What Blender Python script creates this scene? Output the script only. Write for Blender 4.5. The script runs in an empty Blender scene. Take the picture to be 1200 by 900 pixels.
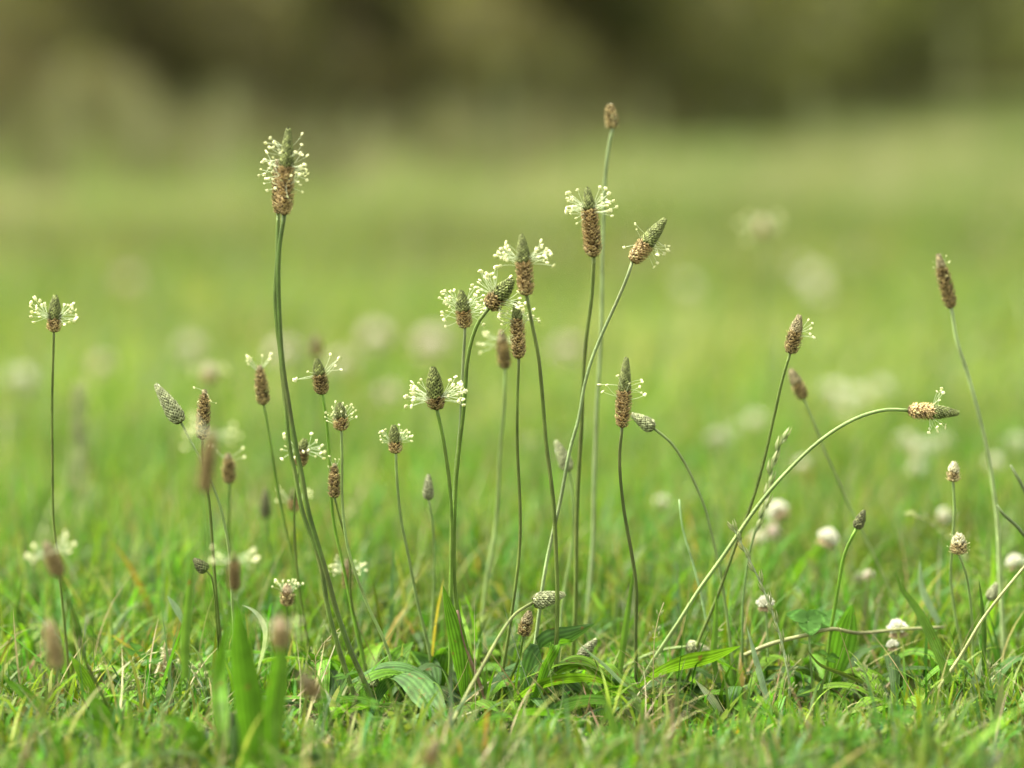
import bpy, math, random
import numpy as np
from mathutils import Vector, Matrix, noise

random.seed(7)
rng = np.random.default_rng(7)
R = math.radians
SC = bpy.context.scene
COL = SC.collection

# ------------------------------------------------------------------ camera
F = 3500.0                                  # focal length in pixels of the 1200 px wide photograph
PITCH = math.atan(355 / F)
CAM_H = 1.75 * math.tan(PITCH + math.atan(390 / F))
cam_d = bpy.data.cameras.new('camera')
cam_d.sensor_width = 36.0
cam_d.lens = F / 1200 * 36.0
cam_d.clip_start = 0.05
cam_d.clip_end = 3000
cam_d.dof.use_dof = True
cam_d.dof.focus_distance = 1.765
cam_d.dof.aperture_fstop = 2.5
cam = bpy.data.objects.new('camera', cam_d)
cam.location = (0, 0, CAM_H)
cam.rotation_euler = (math.pi / 2 - PITCH, 0, 0)
COL.objects.link(cam)
SC.camera = cam

# ------------------------------------------------------------------ world and sun (bright overcast)
SUN_EL, SUN_AZ = R(60), R(-85)              # azimuth measured from +Y (view direction) towards +X
w = bpy.data.worlds.new('World'); SC.world = w; w.use_nodes = True
nt = w.node_tree; bg = nt.nodes['Background']
sky = nt.nodes.new('ShaderNodeTexSky'); sky.sky_type = 'NISHITA'; sky.sun_disc = False
sky.sun_elevation = SUN_EL; sky.sun_rotation = SUN_AZ
sky.dust_density = 4.0; sky.air_density = 1.0; sky.ozone_density = 1.0
hs = nt.nodes.new('ShaderNodeHueSaturation'); hs.inputs['Saturation'].default_value = 0.12
wm = nt.nodes.new('ShaderNodeMix'); wm.data_type = 'RGBA'; wm.blend_type = 'MULTIPLY'; wm.inputs[0].default_value = 1; wm.inputs[7].default_value = (1.0, 0.97, 0.86, 1)   # warm white overcast
nt.links.new(sky.outputs[0], hs.inputs['Color']); nt.links.new(hs.outputs[0], wm.inputs[6]); nt.links.new(wm.outputs[2], bg.inputs['Color'])
bg.inputs['Strength'].default_value = 0.10
sun_d = bpy.data.lights.new('sun', 'SUN'); sun_d.energy = 2.3; sun_d.angle = R(8); sun_d.color = (1.0, 0.94, 0.80)
sun = bpy.data.objects.new('sun', sun_d); COL.objects.link(sun)
sdir = Vector((math.sin(SUN_AZ) * math.cos(SUN_EL), math.cos(SUN_AZ) * math.cos(SUN_EL), math.sin(SUN_EL)))
sun.rotation_euler = sdir.to_track_quat('Z', 'Y').to_euler()
SC.view_settings.view_transform = 'Standard'
SC.view_settings.look = 'None'
SC.view_settings.exposure = 2.60
SC.view_settings.gamma = 1.0
SC.render.engine = 'CYCLES'
SC.cycles.use_denoising = True
SC.cycles.max_bounces = 8
SC.cycles.transparent_max_bounces = 8
SC.cycles.sample_clamp_indirect = 6

# ------------------------------------------------------------------ helpers
CAMP = Vector((0, 0, CAM_H))
FWD = Vector((0, math.cos(PITCH), -math.sin(PITCH)))
UPV = Vector((0, math.sin(PITCH), math.cos(PITCH)))
RT = Vector((1, 0, 0))
BIG = 80.0                                   # blur disc in px of a thing at infinity

def at(px, py, Y):
    d = RT * ((px - 600) / F) + UPV * (-(py - 450) / F) + FWD
    return CAMP + d * (Y / d.y)

def ypx(Y, z=0.0):                           # pixel row of height z at distance Y
    return 450 + F * math.tan(math.atan2(CAM_H - z, Y) - PITCH)

def dist(b):                                 # distance for a blur disc of b px (negative: nearer than the focus)
    return 1.75 / (1 - b / BIG)

def pxm(Y):                                  # metres per pixel at distance Y
    return Y / F

def tag(o, label=None, cat=None, group=None, kind=None):
    if label: o['label'] = label
    if cat: o['category'] = cat
    if group: o['group'] = group
    if kind: o['kind'] = kind
    return o

def empty(name, loc):
    o = bpy.data.objects.new(name, None); o.empty_display_size = 0.02
    o.location = loc; COL.objects.link(o); return o

def link(name, me, parent=None, loc=(0, 0, 0)):
    o = bpy.data.objects.new(name, me); o.location = loc; COL.objects.link(o)
    if parent: o.parent = parent
    return o

def mesh_from(name, V, Fc, mats, cols=None, smooth=True, midx=None, u=None):
    me = bpy.data.meshes.new(name)
    me.from_pydata([tuple(v) for v in V], [], Fc)
    for m in (mats if isinstance(mats, (list, tuple)) else [mats]): me.materials.append(m)
    if cols is not None:
        a = me.color_attributes.new('col', 'FLOAT_COLOR', 'POINT')
        arr = np.ones((len(V), 4), np.float32); arr[:, :3] = np.asarray(cols, np.float32)
        a.data.foreach_set('color', arr.ravel())
    if u is not None:
        a = me.attributes.new('uu', 'FLOAT_VECTOR', 'POINT')
        a.data.foreach_set('vector', np.asarray(u, np.float32).ravel())
    if smooth: me.polygons.foreach_set('use_smooth', [True] * len(me.polygons))
    if midx is not None: me.polygons.foreach_set('material_index', midx)
    me.update()
    return me

class G:                                     # collects geometry
    def __init__(s): s.V = []; s.F = []; s.C = []; s.M = []; s.U = []
    def add(s, V, Fc, col=(1, 1, 1), mi=0, U=None):
        n = len(s.V); s.V += [tuple(v) for v in V]
        s.F += [tuple(i + n for i in f) for f in Fc]; s.M += [mi] * len(Fc)
        if isinstance(col, list): s.C += col
        else: s.C += [col] * len(V)
        s.U += U if U else [(0, 0, 0)] * len(V)
    def mesh(s, name, mats, smooth=True): return mesh_from(name, s.V, s.F, mats, s.C, smooth, s.M, s.U)

# ------------------------------------------------------------------ materials
def mat_new(name):
    m = bpy.data.materials.new(name); m.use_nodes = True
    m.node_tree.nodes.clear(); return m, m.node_tree

def foliage_mat(name, rough=0.5, trans=0.4, spec=0.4, color=None, vary=0.25, nscale=60, objcol=False, tboost=(1.25, 1.35, 0.6), stripes=0.0, bump=0.0, tinge=None, spots=None):
    m, t = mat_new(name); N = t.nodes; L = t.links
    out = N.new('ShaderNodeOutputMaterial')
    if color is None:
        src = N.new('ShaderNodeAttribute'); src.attribute_name = 'col'; c0 = src.outputs['Color']
    else:
        src = N.new('ShaderNodeRGB'); src.outputs[0].default_value = (*color, 1); c0 = src.outputs[0]
    if objcol:
        oi = N.new('ShaderNodeObjectInfo'); mm = N.new('ShaderNodeMix'); mm.data_type = 'RGBA'; mm.blend_type = 'MULTIPLY'
        mm.inputs[0].default_value = 1; L.new(c0, mm.inputs[6]); L.new(oi.outputs['Color'], mm.inputs[7]); c0 = mm.outputs[2]
    tc = N.new('ShaderNodeTexCoord'); ns = N.new('ShaderNodeTexNoise'); ns.inputs['Scale'].default_value = nscale
    ns.inputs['Detail'].default_value = 4
    L.new(tc.outputs['Object'], ns.inputs['Vector'])
    mr = N.new('ShaderNodeMapRange'); mr.inputs['From Min'].default_value = 0.3; mr.inputs['From Max'].default_value = 0.7
    mr.inputs['To Min'].default_value = 1 - vary; mr.inputs['To Max'].default_value = 1 + vary
    L.new(ns.outputs[0], mr.inputs['Value'])
    fac = mr.outputs[0]
    ua = None
    if stripes > 0:
        ua = N.new('ShaderNodeAttribute'); ua.attribute_name = 'uu'
        sp = N.new('ShaderNodeSeparateXYZ'); L.new(ua.outputs['Vector'], sp.inputs[0])
        w1 = N.new('ShaderNodeMath'); w1.operation = 'MULTIPLY'; w1.inputs[1].default_value = math.pi * 10
        L.new(sp.outputs[0], w1.inputs[0])
        s1 = N.new('ShaderNodeMath'); s1.operation = 'SINE'; L.new(w1.outputs[0], s1.inputs[0])
        s2 = N.new('ShaderNodeMath'); s2.operation = 'MULTIPLY_ADD'; s2.inputs[1].default_value = stripes; s2.inputs[2].default_value = 1.0
        L.new(s1.outputs[0], s2.inputs[0])
        s3 = N.new('ShaderNodeMath'); s3.operation = 'MULTIPLY'; L.new(fac, s3.inputs[0]); L.new(s2.outputs[0], s3.inputs[1]); fac = s3.outputs[0]
    if tinge:
        n3 = N.new('ShaderNodeTexNoise'); n3.inputs['Scale'].default_value = 22; n3.inputs['Detail'].default_value = 3; L.new(tc.outputs['Object'], n3.inputs['Vector'])
        m3 = N.new('ShaderNodeMapRange'); m3.inputs['From Min'].default_value = 0.48; m3.inputs['From Max'].default_value = 0.70; m3.inputs['To Max'].default_value = 0.32
        L.new(n3.outputs[0], m3.inputs['Value']); x3 = N.new('ShaderNodeMix'); x3.data_type = 'RGBA'
        L.new(m3.outputs[0], x3.inputs[0]); L.new(c0, x3.inputs[6]); x3.inputs[7].default_value = (*tinge, 1); c0 = x3.outputs[2]
    sc = N.new('ShaderNodeVectorMath'); sc.operation = 'SCALE'
    L.new(c0, sc.inputs[0]); L.new(fac, sc.inputs['Scale'])
    p = N.new('ShaderNodeBsdfPrincipled'); p.inputs['Roughness'].default_value = rough
    p.inputs['Specular IOR Level'].default_value = spec
    L.new(sc.outputs[0], p.inputs['Base Color'])
    if spots:
        n4 = N.new('ShaderNodeTexNoise'); n4.inputs['Scale'].default_value = 160; n4.inputs['Detail'].default_value = 5; L.new(tc.outputs['Object'], n4.inputs['Vector'])
        m4 = N.new('ShaderNodeMapRange'); m4.inputs['From Min'].default_value = 0.64; m4.inputs['From Max'].default_value = 0.69; m4.inputs['To Max'].default_value = 0.85
        L.new(n4.outputs[0], m4.inputs['Value']); x4 = N.new('ShaderNodeMix'); x4.data_type = 'RGBA'
        L.new(m4.outputs[0], x4.inputs[0]); L.new(sc.outputs[0], x4.inputs[6]); x4.inputs[7].default_value = (*spots, 1); sc = x4
        L.new(x4.outputs[2], p.inputs['Base Color'])
    if bump > 0:
        n2 = N.new('ShaderNodeTexNoise'); n2.inputs['Scale'].default_value = 900; L.new(tc.outputs['Object'], n2.inputs['Vector'])
        bp = N.new('ShaderNodeBump'); bp.inputs['Strength'].default_value = bump; bp.inputs['Distance'].default_value = 0.0006
        L.new(n2.outputs[0], bp.inputs['Height']); L.new(bp.outputs[0], p.inputs['Normal'])
    if trans > 0:
        tr = N.new('ShaderNodeBsdfTranslucent'); tm = N.new('ShaderNodeVectorMath'); tm.operation = 'MULTIPLY'
        tm.inputs[1].default_value = tboost; L.new(sc.outputs[2 if spots else 0], tm.inputs[0]); L.new(tm.outputs[0], tr.inputs['Color'])
        mx = N.new('ShaderNodeMixShader'); mx.inputs[0].default_value = trans
        L.new(p.outputs[0], mx.inputs[1]); L.new(tr.outputs[0], mx.inputs[2]); L.new(mx.outputs[0], out.inputs[0])
    else:
        L.new(p.outputs[0], out.inputs[0])
    return m

M_GRASS = foliage_mat('grass_blade_green', rough=0.48, trans=0.44, spec=0.20, vary=0.18, nscale=30, tboost=(1.15, 1.22, 0.7))
M_FAR = foliage_mat('far_grass', rough=0.6, trans=0.35, spec=0.3, vary=0.25, nscale=1.2)
M_STRAW = foliage_mat('dry_straw', rough=0.6, trans=0.2, spec=0.3, vary=0.2, nscale=80, tboost=(1, 1, .9))
M_STEM = foliage_mat('plantain_stem', rough=0.45, trans=0.0, spec=0.25, color=(1, 1, 1), vary=0.35, nscale=60, objcol=True, bump=0.8, tinge=(0.115, 0.085, 0.042))
M_SPIKE = foliage_mat('flower_spike', rough=0.7, trans=0.12, spec=0.25, vary=0.25, nscale=500, tboost=(1, 1, .9))
M_FIL = foliage_mat('stamen_filament', rough=0.5, trans=0.4, spec=0.3, color=(0.62, 0.68, 0.50), vary=0.05, tboost=(1, 1, .9))
M_ANTH = foliage_mat('stamen_anther', rough=0.6, trans=0.25, spec=0.3, color=(0.74, 0.75, 0.46), vary=0.12, nscale=700, tboost=(1, 1, .8))
M_LEAF = foliage_mat('plantain_leaf', rough=0.5, trans=0.40, spec=0.13, color=(1, 1, 1), vary=0.30, nscale=90, objcol=True, stripes=0.26, bump=0.6, spots=(0.13, 0.085, 0.03))
M_CLOVER = foliage_mat('clover_leaf', rough=0.7, trans=0.35, spec=0.04, vary=0.2, nscale=150)
M_PETAL = foliage_mat('clover_petal', rough=0.6, trans=0.35, spec=0.2, vary=0.08, nscale=200, tboost=(1, 1, .95))
M_TREE = foliage_mat('tree_foliage', rough=0.6, trans=0.5, spec=0.3, vary=0.35, nscale=0.8)
M_SEED = foliage_mat('grass_seed', rough=0.6, trans=0.25, spec=0.3, vary=0.2, nscale=300, tboost=(1, 1, .8))

def ground_mat(name, a, b, c, s1=3.0, s2=40.0):
    m, t = mat_new(name); N = t.nodes; L = t.links
    out = N.new('ShaderNodeOutputMaterial'); p = N.new('ShaderNodeBsdfPrincipled'); p.inputs['Roughness'].default_value = 0.95
    tc = N.new('ShaderNodeTexCoord')
    n1 = N.new('ShaderNodeTexNoise'); n1.inputs['Scale'].default_value = s1; n1.inputs['Detail'].default_value = 6
    n2 = N.new('ShaderNodeTexNoise'); n2.inputs['Scale'].default_value = s2; n2.inputs['Detail'].default_value = 8
    L.new(tc.outputs['Object'], n1.inputs['Vector']); L.new(tc.outputs['Object'], n2.inputs['Vector'])
    r1 = N.new('ShaderNodeValToRGB'); r1.color_ramp.elements[0].position = 0.35; r1.color_ramp.elements[1].position = 0.65
    r1.color_ramp.elements[0].color = (*a, 1); r1.color_ramp.elements[1].color = (*b, 1)
    L.new(n1.outputs[0], r1.inputs[0])
    mx = N.new('ShaderNodeMix'); mx.data_type = 'RGBA'; L.new(r1.outputs[0], mx.inputs[6]); mx.inputs[7].default_value = (*c, 1)
    r2 = N.new('ShaderNodeMapRange'); r2.inputs['From Min'].default_value = 0.45; r2.inputs['From Max'].default_value = 0.7
    L.new(n2.outputs[0], r2.inputs['Value']); L.new(r2.outputs[0], mx.inputs[0])
    L.new(mx.outputs[2], p.inputs['Base Color'])
    bp = N.new('ShaderNodeBump'); bp.inputs['Strength'].default_value = 0.8; bp.inputs['Distance'].default_value = 0.01
    L.new(n2.outputs[0], bp.inputs['Height']); L.new(bp.outputs[0], p.inputs['Normal'])
    L.new(p.outputs[0], out.inputs[0]); return m
M_GROUND = ground_mat('meadow_ground', (0.045, 0.060, 0.018), (0.060, 0.085, 0.022), (0.085, 0.065, 0.035))
M_WOODFLOOR = ground_mat('leaf_litter', (0.13, 0.10, 0.05), (0.15, 0.12, 0.055), (0.10, 0.11, 0.045), 0.6, 9)
M_HILL = ground_mat('hill_cover', (0.06, 0.07, 0.025), (0.09, 0.09, 0.03), (0.08, 0.07, 0.03), 0.05, 0.6)
M_BARK = ground_mat('bark', (0.20, 0.15, 0.09), (0.26, 0.20, 0.12), (0.16, 0.15, 0.07), 4, 25)

# ------------------------------------------------------------------ the setting
def wood_Y(x_over_y):                        # distance of the wood's edge: near on the left, far on the right
    return float(np.interp(x_over_y, [-0.35, -0.17, 0.0, 0.057, 0.114, 0.17, 0.35], [12.0, 13.0, 15.5, 25.0, 46.0, 75.0, 90.0]))

gx = np.concatenate([-np.geomspace(2000, 3, 24), np.linspace(-2.5, 2.5, 41), np.geomspace(3, 2000, 24)])
gy = np.concatenate([[-300, -60, -10, -2], np.linspace(0, 8, 61), np.geomspace(8.5, 2500, 40)])
V = []; Fc = []
for j, y in enumerate(gy):
    for i, x in enumerate(gx):
        z = 0.004 * noise.noise(Vector((x * 4, y * 4, 0))) if abs(x) < 4 and y < 10 else 0
        V.append((x, y, z))
nx = len(gx)
for j in range(len(gy) - 1):
    for i in range(nx - 1):
        a = j * nx + i; Fc.append((a, a + 1, a + nx + 1, a + nx))
g = link('ground', mesh_from('ground', V, Fc, M_GROUND)); tag(g, 'meadow soil and thatch under the grass', 'ground', kind='structure')
# woodland floor, a sheet just above the meadow
V = []; Fc = []
ks = np.linspace(-0.9, 0.9, 60)
for k in ks:
    Y = wood_Y(k)
    wob = 0.8 * noise.noise(Vector((k * 9, 0, 3)))
    V.append((k * (Y + wob), Y + wob, 0.012)); V.append((k * (Y + 120), Y + 120, 0.012))
for i in range(len(ks) - 1): Fc.append((2 * i, 2 * i + 2, 2 * i + 3, 2 * i + 1))
g = link('woodland_floor', mesh_from('woodland_floor', V, Fc, M_WOODFLOOR)); tag(g, 'brown leaf litter under the far trees', 'ground', kind='structure')
# a low ridge far behind the trees
V = []; Fc = []; n = 80
for i in range(n):
    x = -400 + 800 * i / (n - 1); hgt = 22 + 9 * noise.noise(Vector((x * 0.012, 1, 0)))
    for j, (dy, kz) in enumerate(((0, 0), (18, 0.45), (40, 0.85), (70, 1.0), (160, 0.0))):
        V.append((x, 190 + dy + 6 * noise.noise(Vector((x * .05, dy, 5))), hgt * kz))
for i in range(n - 1):
    for j in range(4):
        a = i * 5 + j; Fc.append((a, a + 5, a + 6, a + 1))
g = link('hills', mesh_from('hills', V, Fc, M_HILL)); tag(g, 'low dark wooded ridge behind the trees', 'hill', kind='structure')

# ------------------------------------------------------------------ grass
def srgb(r, g_, b): return tuple(((c / 255) / 12.92 if c <= 10 else ((c / 255 + 0.055) / 1.055) ** 2.4) for c in (r, g_, b))

def blades(name, mat, xy, L, W, az, th0, kap, cols, S=4, z0=0.0, twist=None, tipcol=None, droop=True):
    n = len(L)
    s = np.linspace(0, 1, S + 1)
    ang = th0[:, None] + kap[:, None] * s[None, :] ** 1.3
    dz = np.cos(ang); dh = np.sin(ang)
    mid = lambda a: (a[:, 1:] + a[:, :-1]) / 2
    hz = np.concatenate([np.zeros((n, 1)), np.cumsum(mid(dz), 1)], 1) * (L / S)[:, None]
    hh = np.concatenate([np.zeros((n, 1)), np.cumsum(mid(dh), 1)], 1) * (L / S)[:, None]
    z = np.maximum(hz + z0, 0.001)
    cx = xy[:, 0:1] + hh * np.cos(az)[:, None]; cy = xy[:, 1:2] + hh * np.sin(az)[:, None]
    # gentle sideways sway
    sw = rng.normal(0, 0.10, n)[:, None] * L[:, None] * (s[None, :] ** 2)
    cx = cx - sw * np.sin(az)[:, None]; cy = cy + sw * np.cos(az)[:, None]
    if twist is None: twist = rng.uniform(-0.9, 0.9, n)
    wa = az[:, None] + math.pi / 2 + twist[:, None] * (0.4 + s[None, :])
    prof = np.minimum(1.0, 0.55 + 1.6 * s) * (1 - s ** 2.2) + 0.03
    ww = W[:, None] * prof[None, :] / 2
    ox = np.cos(wa) * ww; oy = np.sin(wa) * ww
    V = np.empty((n, S + 1, 2, 3), np.float32)
    V[:, :, 0, 0] = cx - ox; V[:, :, 0, 1] = cy - oy; V[:, :, 0, 2] = z
    V[:, :, 1, 0] = cx + ox; V[:, :, 1, 1] = cy + oy; V[:, :, 1, 2] = z + ww * 0.35
    base = (np.arange(n) * (S + 1) * 2)[:, None] + (np.arange(S) * 2)[None, :]
    Q = np.stack([base, base + 1, base + 3, base + 2], -1).reshape(-1)
    nf = n * S
    me = bpy.data.meshes.new(name)
    me.vertices.add(n * (S + 1) * 2); me.vertices.foreach_set('co', V.ravel())
    me.loops.add(nf * 4); me.loops.foreach_set('vertex_index', Q.astype(np.int32))
    me.polygons.add(nf); me.polygons.foreach_set('loop_start', (np.arange(nf) * 4).astype(np.int32))
    me.polygons.foreach_set('loop_total', np.full(nf, 4, np.int32))
    me.polygons.foreach_set('use_smooth', np.ones(nf, bool))
    me.update(calc_edges=True)
    C = np.ones((n, S + 1, 2, 4), np.float32)
    c = cols[:, None, None, :] * np.ones((1, S + 1, 2, 1))
    if tipcol is not None:
        k = (s[None, :] ** 3)[:, :, None, None] * tipcol[1][:, None, None, None]
        c = c * (1 - k) + np.asarray(tipcol[0])[None, None, None, :] * k
    C[..., :3] = c
    a = me.color_attributes.new('col', 'FLOAT_COLOR', 'POINT'); a.data.foreach_set('color', C.ravel())
    me.materials.append(mat)
    return me

PAL = np.array([(0.060, 0.150, 0.008), (0.090, 0.190, 0.009), (0.036, 0.105, 0.009), (0.130, 0.215, 0.014), (0.090, 0.150, 0.060), (0.170, 0.210, 0.045)])
PALM = PAL * np.array([1.32, 1.10, 1.35]) + np.array([.012, .006, .010])
STRAW = np.array([(0.24, 0.20, 0.10), (0.30, 0.27, 0.16), (0.17, 0.12, 0.06), (0.20, 0.21, 0.08)])

def pick(pal, n, p=None, sig=0.14):
    c = pal[rng.choice(len(pal), n, p=p)]
    return c * np.exp(rng.normal(0, sig, (n, 1))) * np.exp(rng.normal(0, 0.05, (n, 3)))

def noise2(xy, s, seed=0):                  # cheap smooth value noise, vectorised
    p = xy * s + seed * 17.3; i = np.floor(p).astype(int); f = p - i; f = f * f * (3 - 2 * f)
    h = lambda a, b: np.modf(np.abs(np.sin(a * 127.1 + b * 311.7 + seed) * 43758.5453))[0]
    a = h(i[:, 0], i[:, 1]); b = h(i[:, 0] + 1, i[:, 1]); c = h(i[:, 0], i[:, 1] + 1); d = h(i[:, 0] + 1, i[:, 1] + 1)
    return (a * (1 - f[:, 0]) + b * f[:, 0]) * (1 - f[:, 1]) + (c * (1 - f[:, 0]) + d * f[:, 0]) * f[:, 1]

def wedge(n, y0, y1, k=0.20, pad=0.30, power=1.0):
    t = rng.uniform(0, 1, n) ** power; y = y0 + (y1 - y0) * t
    # density proportional to width: rejection
    wmax = k * y1 + pad; keep = rng.uniform(0, 1, n) < (k * y + pad) / wmax
    y = y[keep]; x = rng.uniform(-1, 1, len(y)) * (k * y + pad)
    return np.stack([x, y], 1)

def tufted(n, y0, y1, per=9, spread=0.012, **kw):
    c = wedge(n // per * 2, y0, y1, **kw)[:n // per]
    idx = np.repeat(np.arange(len(c)), per)
    off = rng.normal(0, spread, (len(idx), 2))
    return c[idx] + off, idx, off

# near turf
ROS = [(455, 838, 0), (425, 835, 0), (548, 838, 0), (612, 842, 0), (650, 840, 0), (752, 812, 0), (800, 815, 0), (972, 800, 2), (700, 830, 0)]
xy, idx, off = tufted(150000, 1.22, 2.75, 8, 0.010)
n = len(xy); tall = noise2(xy, 9, 1) * 0.6 + noise2(xy, 30, 2) * 0.4
tuft_h = np.exp(rng.normal(0, 0.38, idx.max() + 1))[idx]
front = np.clip((xy[:, 1] - 1.70) / 0.35, 0, 1)
ros = [at(a, b, dist(c)) for a, b, c in ROS]
near_r = np.min([np.hypot(xy[:, 0] - p.x, np.where(xy[:, 1] < p.y, (xy[:, 1] - p.y) * 0.45, (xy[:, 1] - p.y) * 1.0)) for p in ros], axis=0)
hk = (0.46 + 1.15 * np.clip((xy[:, 1] - 1.79) / 0.35, 0, 1)) * np.clip(0.22 + (near_r / 0.072) ** 2, 0.22, 1)
L = (0.022 + 0.034 * tall) * hk * tuft_h * np.exp(rng.normal(0, 0.25, n)); L = np.clip(L, 0.007, 0.09)
W = np.clip(rng.lognormal(math.log(0.0023), 0.36, n), 0.0009, 0.0052)
az = np.arctan2(off[:, 1], off[:, 0]) + rng.normal(0, 0.8, n)
th0 = np.abs(rng.normal(0.30, 0.30, n)); kap = rng.normal(0.75, 0.65, n)
cols = pick(PAL, n); tone = noise2(xy, 5, 4)[:, None]; cols = cols * (0.75 + 0.5 * tone)
tuft_c = np.exp(rng.normal(0, 0.22, (idx.max() + 1, 3)))[idx]; cols = cols * tuft_c
me = blades('grass', M_GRASS, xy, L, W, az, th0, kap, cols, S=4, tipcol=((0.17, 0.175, 0.07), (rng.uniform(0, 1, n) < 0.25) * 0.8))
tag(link('grass', me), 'short tangled green lawn grass round the plantain stalks', 'grass', kind='stuff')
# long loose blades rising out of the turf
n = 8500; xy = wedge(n * 2, 1.3, 3.2)[:n]; n = len(xy)
L = rng.uniform(0.04, 0.13, n) * (0.45 + 0.55 * np.clip((xy[:, 1] - 1.75) / 0.4, 0, 1)); W = rng.uniform(0.0010, 0.0034, n); az = rng.uniform(0, 6.28, n)
me = blades('tall_grass', M_GRASS, xy, L, W, az, rng.uniform(0.0, 0.5, n), rng.normal(0.8, 0.6, n), pick(PAL, n), S=7, tipcol=((0.15, 0.165, 0.07), (rng.uniform(0, 1, n) < 0.3) * 0.8))
tag(link('tall_grass', me), 'longer loose green blades standing out of the lawn', 'grass', kind='stuff')
# thin wispy stalks, green and straw coloured
n = 1500; xy = wedge(n * 2, 1.35, 3.0)[:n]; n = len(xy)
L = rng.uniform(0.05, 0.15, n) * (0.5 + 0.5 * np.clip((xy[:, 1] - 1.7) / 0.4, 0, 1)); W = rng.uniform(0.0006, 0.0012, n)
cw = np.where(rng.uniform(0, 1, (n, 1)) < .5, pick(STRAW, n) * 1.2, pick(PAL, n) * np.array([1.6, 1.3, 2.0]))
me = blades('wispy_grass', M_STRAW, xy, L, W, rng.uniform(0, 6.28, n), np.abs(rng.normal(0.25, 0.35, n)), rng.normal(0.5, 0.5, n), cw, S=7)
tag(link('wispy_grass', me), 'thin wispy grass stalks rising loosely from the lawn', 'grass', kind='stuff')
# dry straw
n = 7500; xy = wedge(n * 2, 1.25, 2.9)[:n]; n = len(xy)
L = rng.uniform(0.02, 0.075, n); W = rng.uniform(0.0006, 0.0016, n); az = rng.uniform(0, 6.28, n)
me = blades('dry_straw', M_STRAW, xy, L, W, az, rng.normal(1.15, 0.35, n), rng.normal(0.2, 0.4, n), pick(STRAW, n), S=4, z0=0.004)
tag(link('dry_straw', me), 'dead pale straw lying between the green blades', 'straw', kind='stuff')
# middle distance turf
xy, idx, off = tufted(110000, 2.7, 7.5, 7, 0.018, k=0.22, pad=0.4)
n = len(xy); tall = noise2(xy, 3.5, 6)
L = (0.035 + 0.05 * tall) * np.exp(rng.normal(0, 0.3, n)); W = rng.uniform(0.002, 0.0055, n)
az = np.arctan2(off[:, 1], off[:, 0]) + rng.normal(0, 0.8, n)
cols = pick(PALM, n) * (0.58 + 0.5 * noise2(xy, 3.2, 8) + 0.36 * noise2(xy, 11, 18))[:, None]
dry = (noise2(xy, 1.3, 9) * 0.55 + rng.uniform(0, 1, n) * 0.45 > 0.66)[:, None]
cols = np.where(dry, pick(STRAW, n) * 0.5 + cols * 0.5, cols) * np.clip(1.10 - (xy[:, 1:2] - 2.7) * .12, .70, 1.10)
me = blades('meadow_grass', M_GRASS, xy, L, W, az, np.abs(rng.normal(0.25, 0.25, n)), rng.normal(0.7, 0.5, n), cols, S=3)
tag(link('meadow_grass', me), 'blurred green meadow grass behind the stalks', 'grass', kind='stuff')
# far field up to the wood
n0 = 260000; t = rng.uniform(0, 1, n0); y = 7.2 * (80 / 7.2) ** t; x = rng.uniform(-1, 1, n0) * (0.22 * y + 0.6)
keep = np.array([b < wood_Y(a / b) + 1.0 for a, b in zip(x, y)]); xy = np.stack([x, y], 1)[keep][:150000]; n = len(xy)
sc_ = np.clip(xy[:, 1] / 12, 0.7, 3.5)
L = (0.06 + 0.07 * noise2(xy, 1.0, 3)) * np.clip(14 / xy[:, 1], .45, 1) * np.exp(rng.normal(0, 0.25, n)); W = 0.007 * sc_ * rng.uniform(0.6, 1.5, n)
FARP = np.array([(0.095, 0.150, 0.036), (0.128, 0.175, 0.050), (0.175, 0.195, 0.082), (0.21, 0.19, 0.10)])
cols = pick(FARP, n, p=[.38, .32, .2, .1]) * (0.75 + 0.5 * noise2(xy * np.array([1, .35]), 0.8, 12))[:, None]
kk = np.stack([xy[:, 0] / xy[:, 1] * 45, np.log(xy[:, 1]) * 9], 1); tanp = np.clip(noise2(kk, 1.0, 31) * 2.4 - 1.35, 0, .6)[:, None]   # drifts of pale seed heads
cols = cols * (1 - tanp) + np.array([(0.27, 0.25, 0.15)]) * tanp
me = blades('far_meadow_grass', M_FAR, xy, L, W, rng.uniform(0, 6.28, n), np.abs(rng.normal(0.2, 0.2, n)), rng.normal(0.5, 0.4, n), cols, S=2)
tag(link('far_meadow_grass', me), 'pale yellow green meadow stretching back to the wood', 'grass', kind='stuff')

# taller dry grass where the meadow runs up to the wood
n0 = 60000; t = rng.uniform(0, 1, n0); y = 8.5 * (40 / 8.5) ** t; x = rng.uniform(-1, 1, n0) * (0.22 * y + 0.6)
xy = np.stack([x, y], 1); k = x / y
edge = np.array([wood_Y(q) for q in k])
patch = noise2(np.stack([k * 60, np.log(y) * 3], 1), 1.0, 21)
keep = (y > edge * (0.50 + 0.25 * patch)) & (y < edge + 2.5) & (patch + rng.uniform(0, .5, n0) > np.interp(k, [-.14, -.09, .05, .09], [.76, .55, .55, .80]))
xy = xy[keep][:22000]; n = len(xy); k = xy[:, 0] / xy[:, 1]; sc_ = xy[:, 1] / 12
L = (0.12 + 0.42 * noise2(np.stack([k * 80, xy[:, 1] * .3], 1), 1.0, 22)) * rng.uniform(.6, 1.1, n); W = 0.006 * sc_ * rng.uniform(.6, 1.5, n)
TALLP = np.array([(0.095, 0.095, 0.045), (0.12, 0.10, 0.058), (0.065, 0.085, 0.030), (0.08, 0.09, 0.034)])
me = blades('tall_dry_grass', M_FAR, xy, L, W, rng.uniform(0, 6.28, n), np.abs(rng.normal(0.1, 0.12, n)), rng.normal(0.35, 0.3, n), pick(TALLP, n), S=3)
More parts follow.
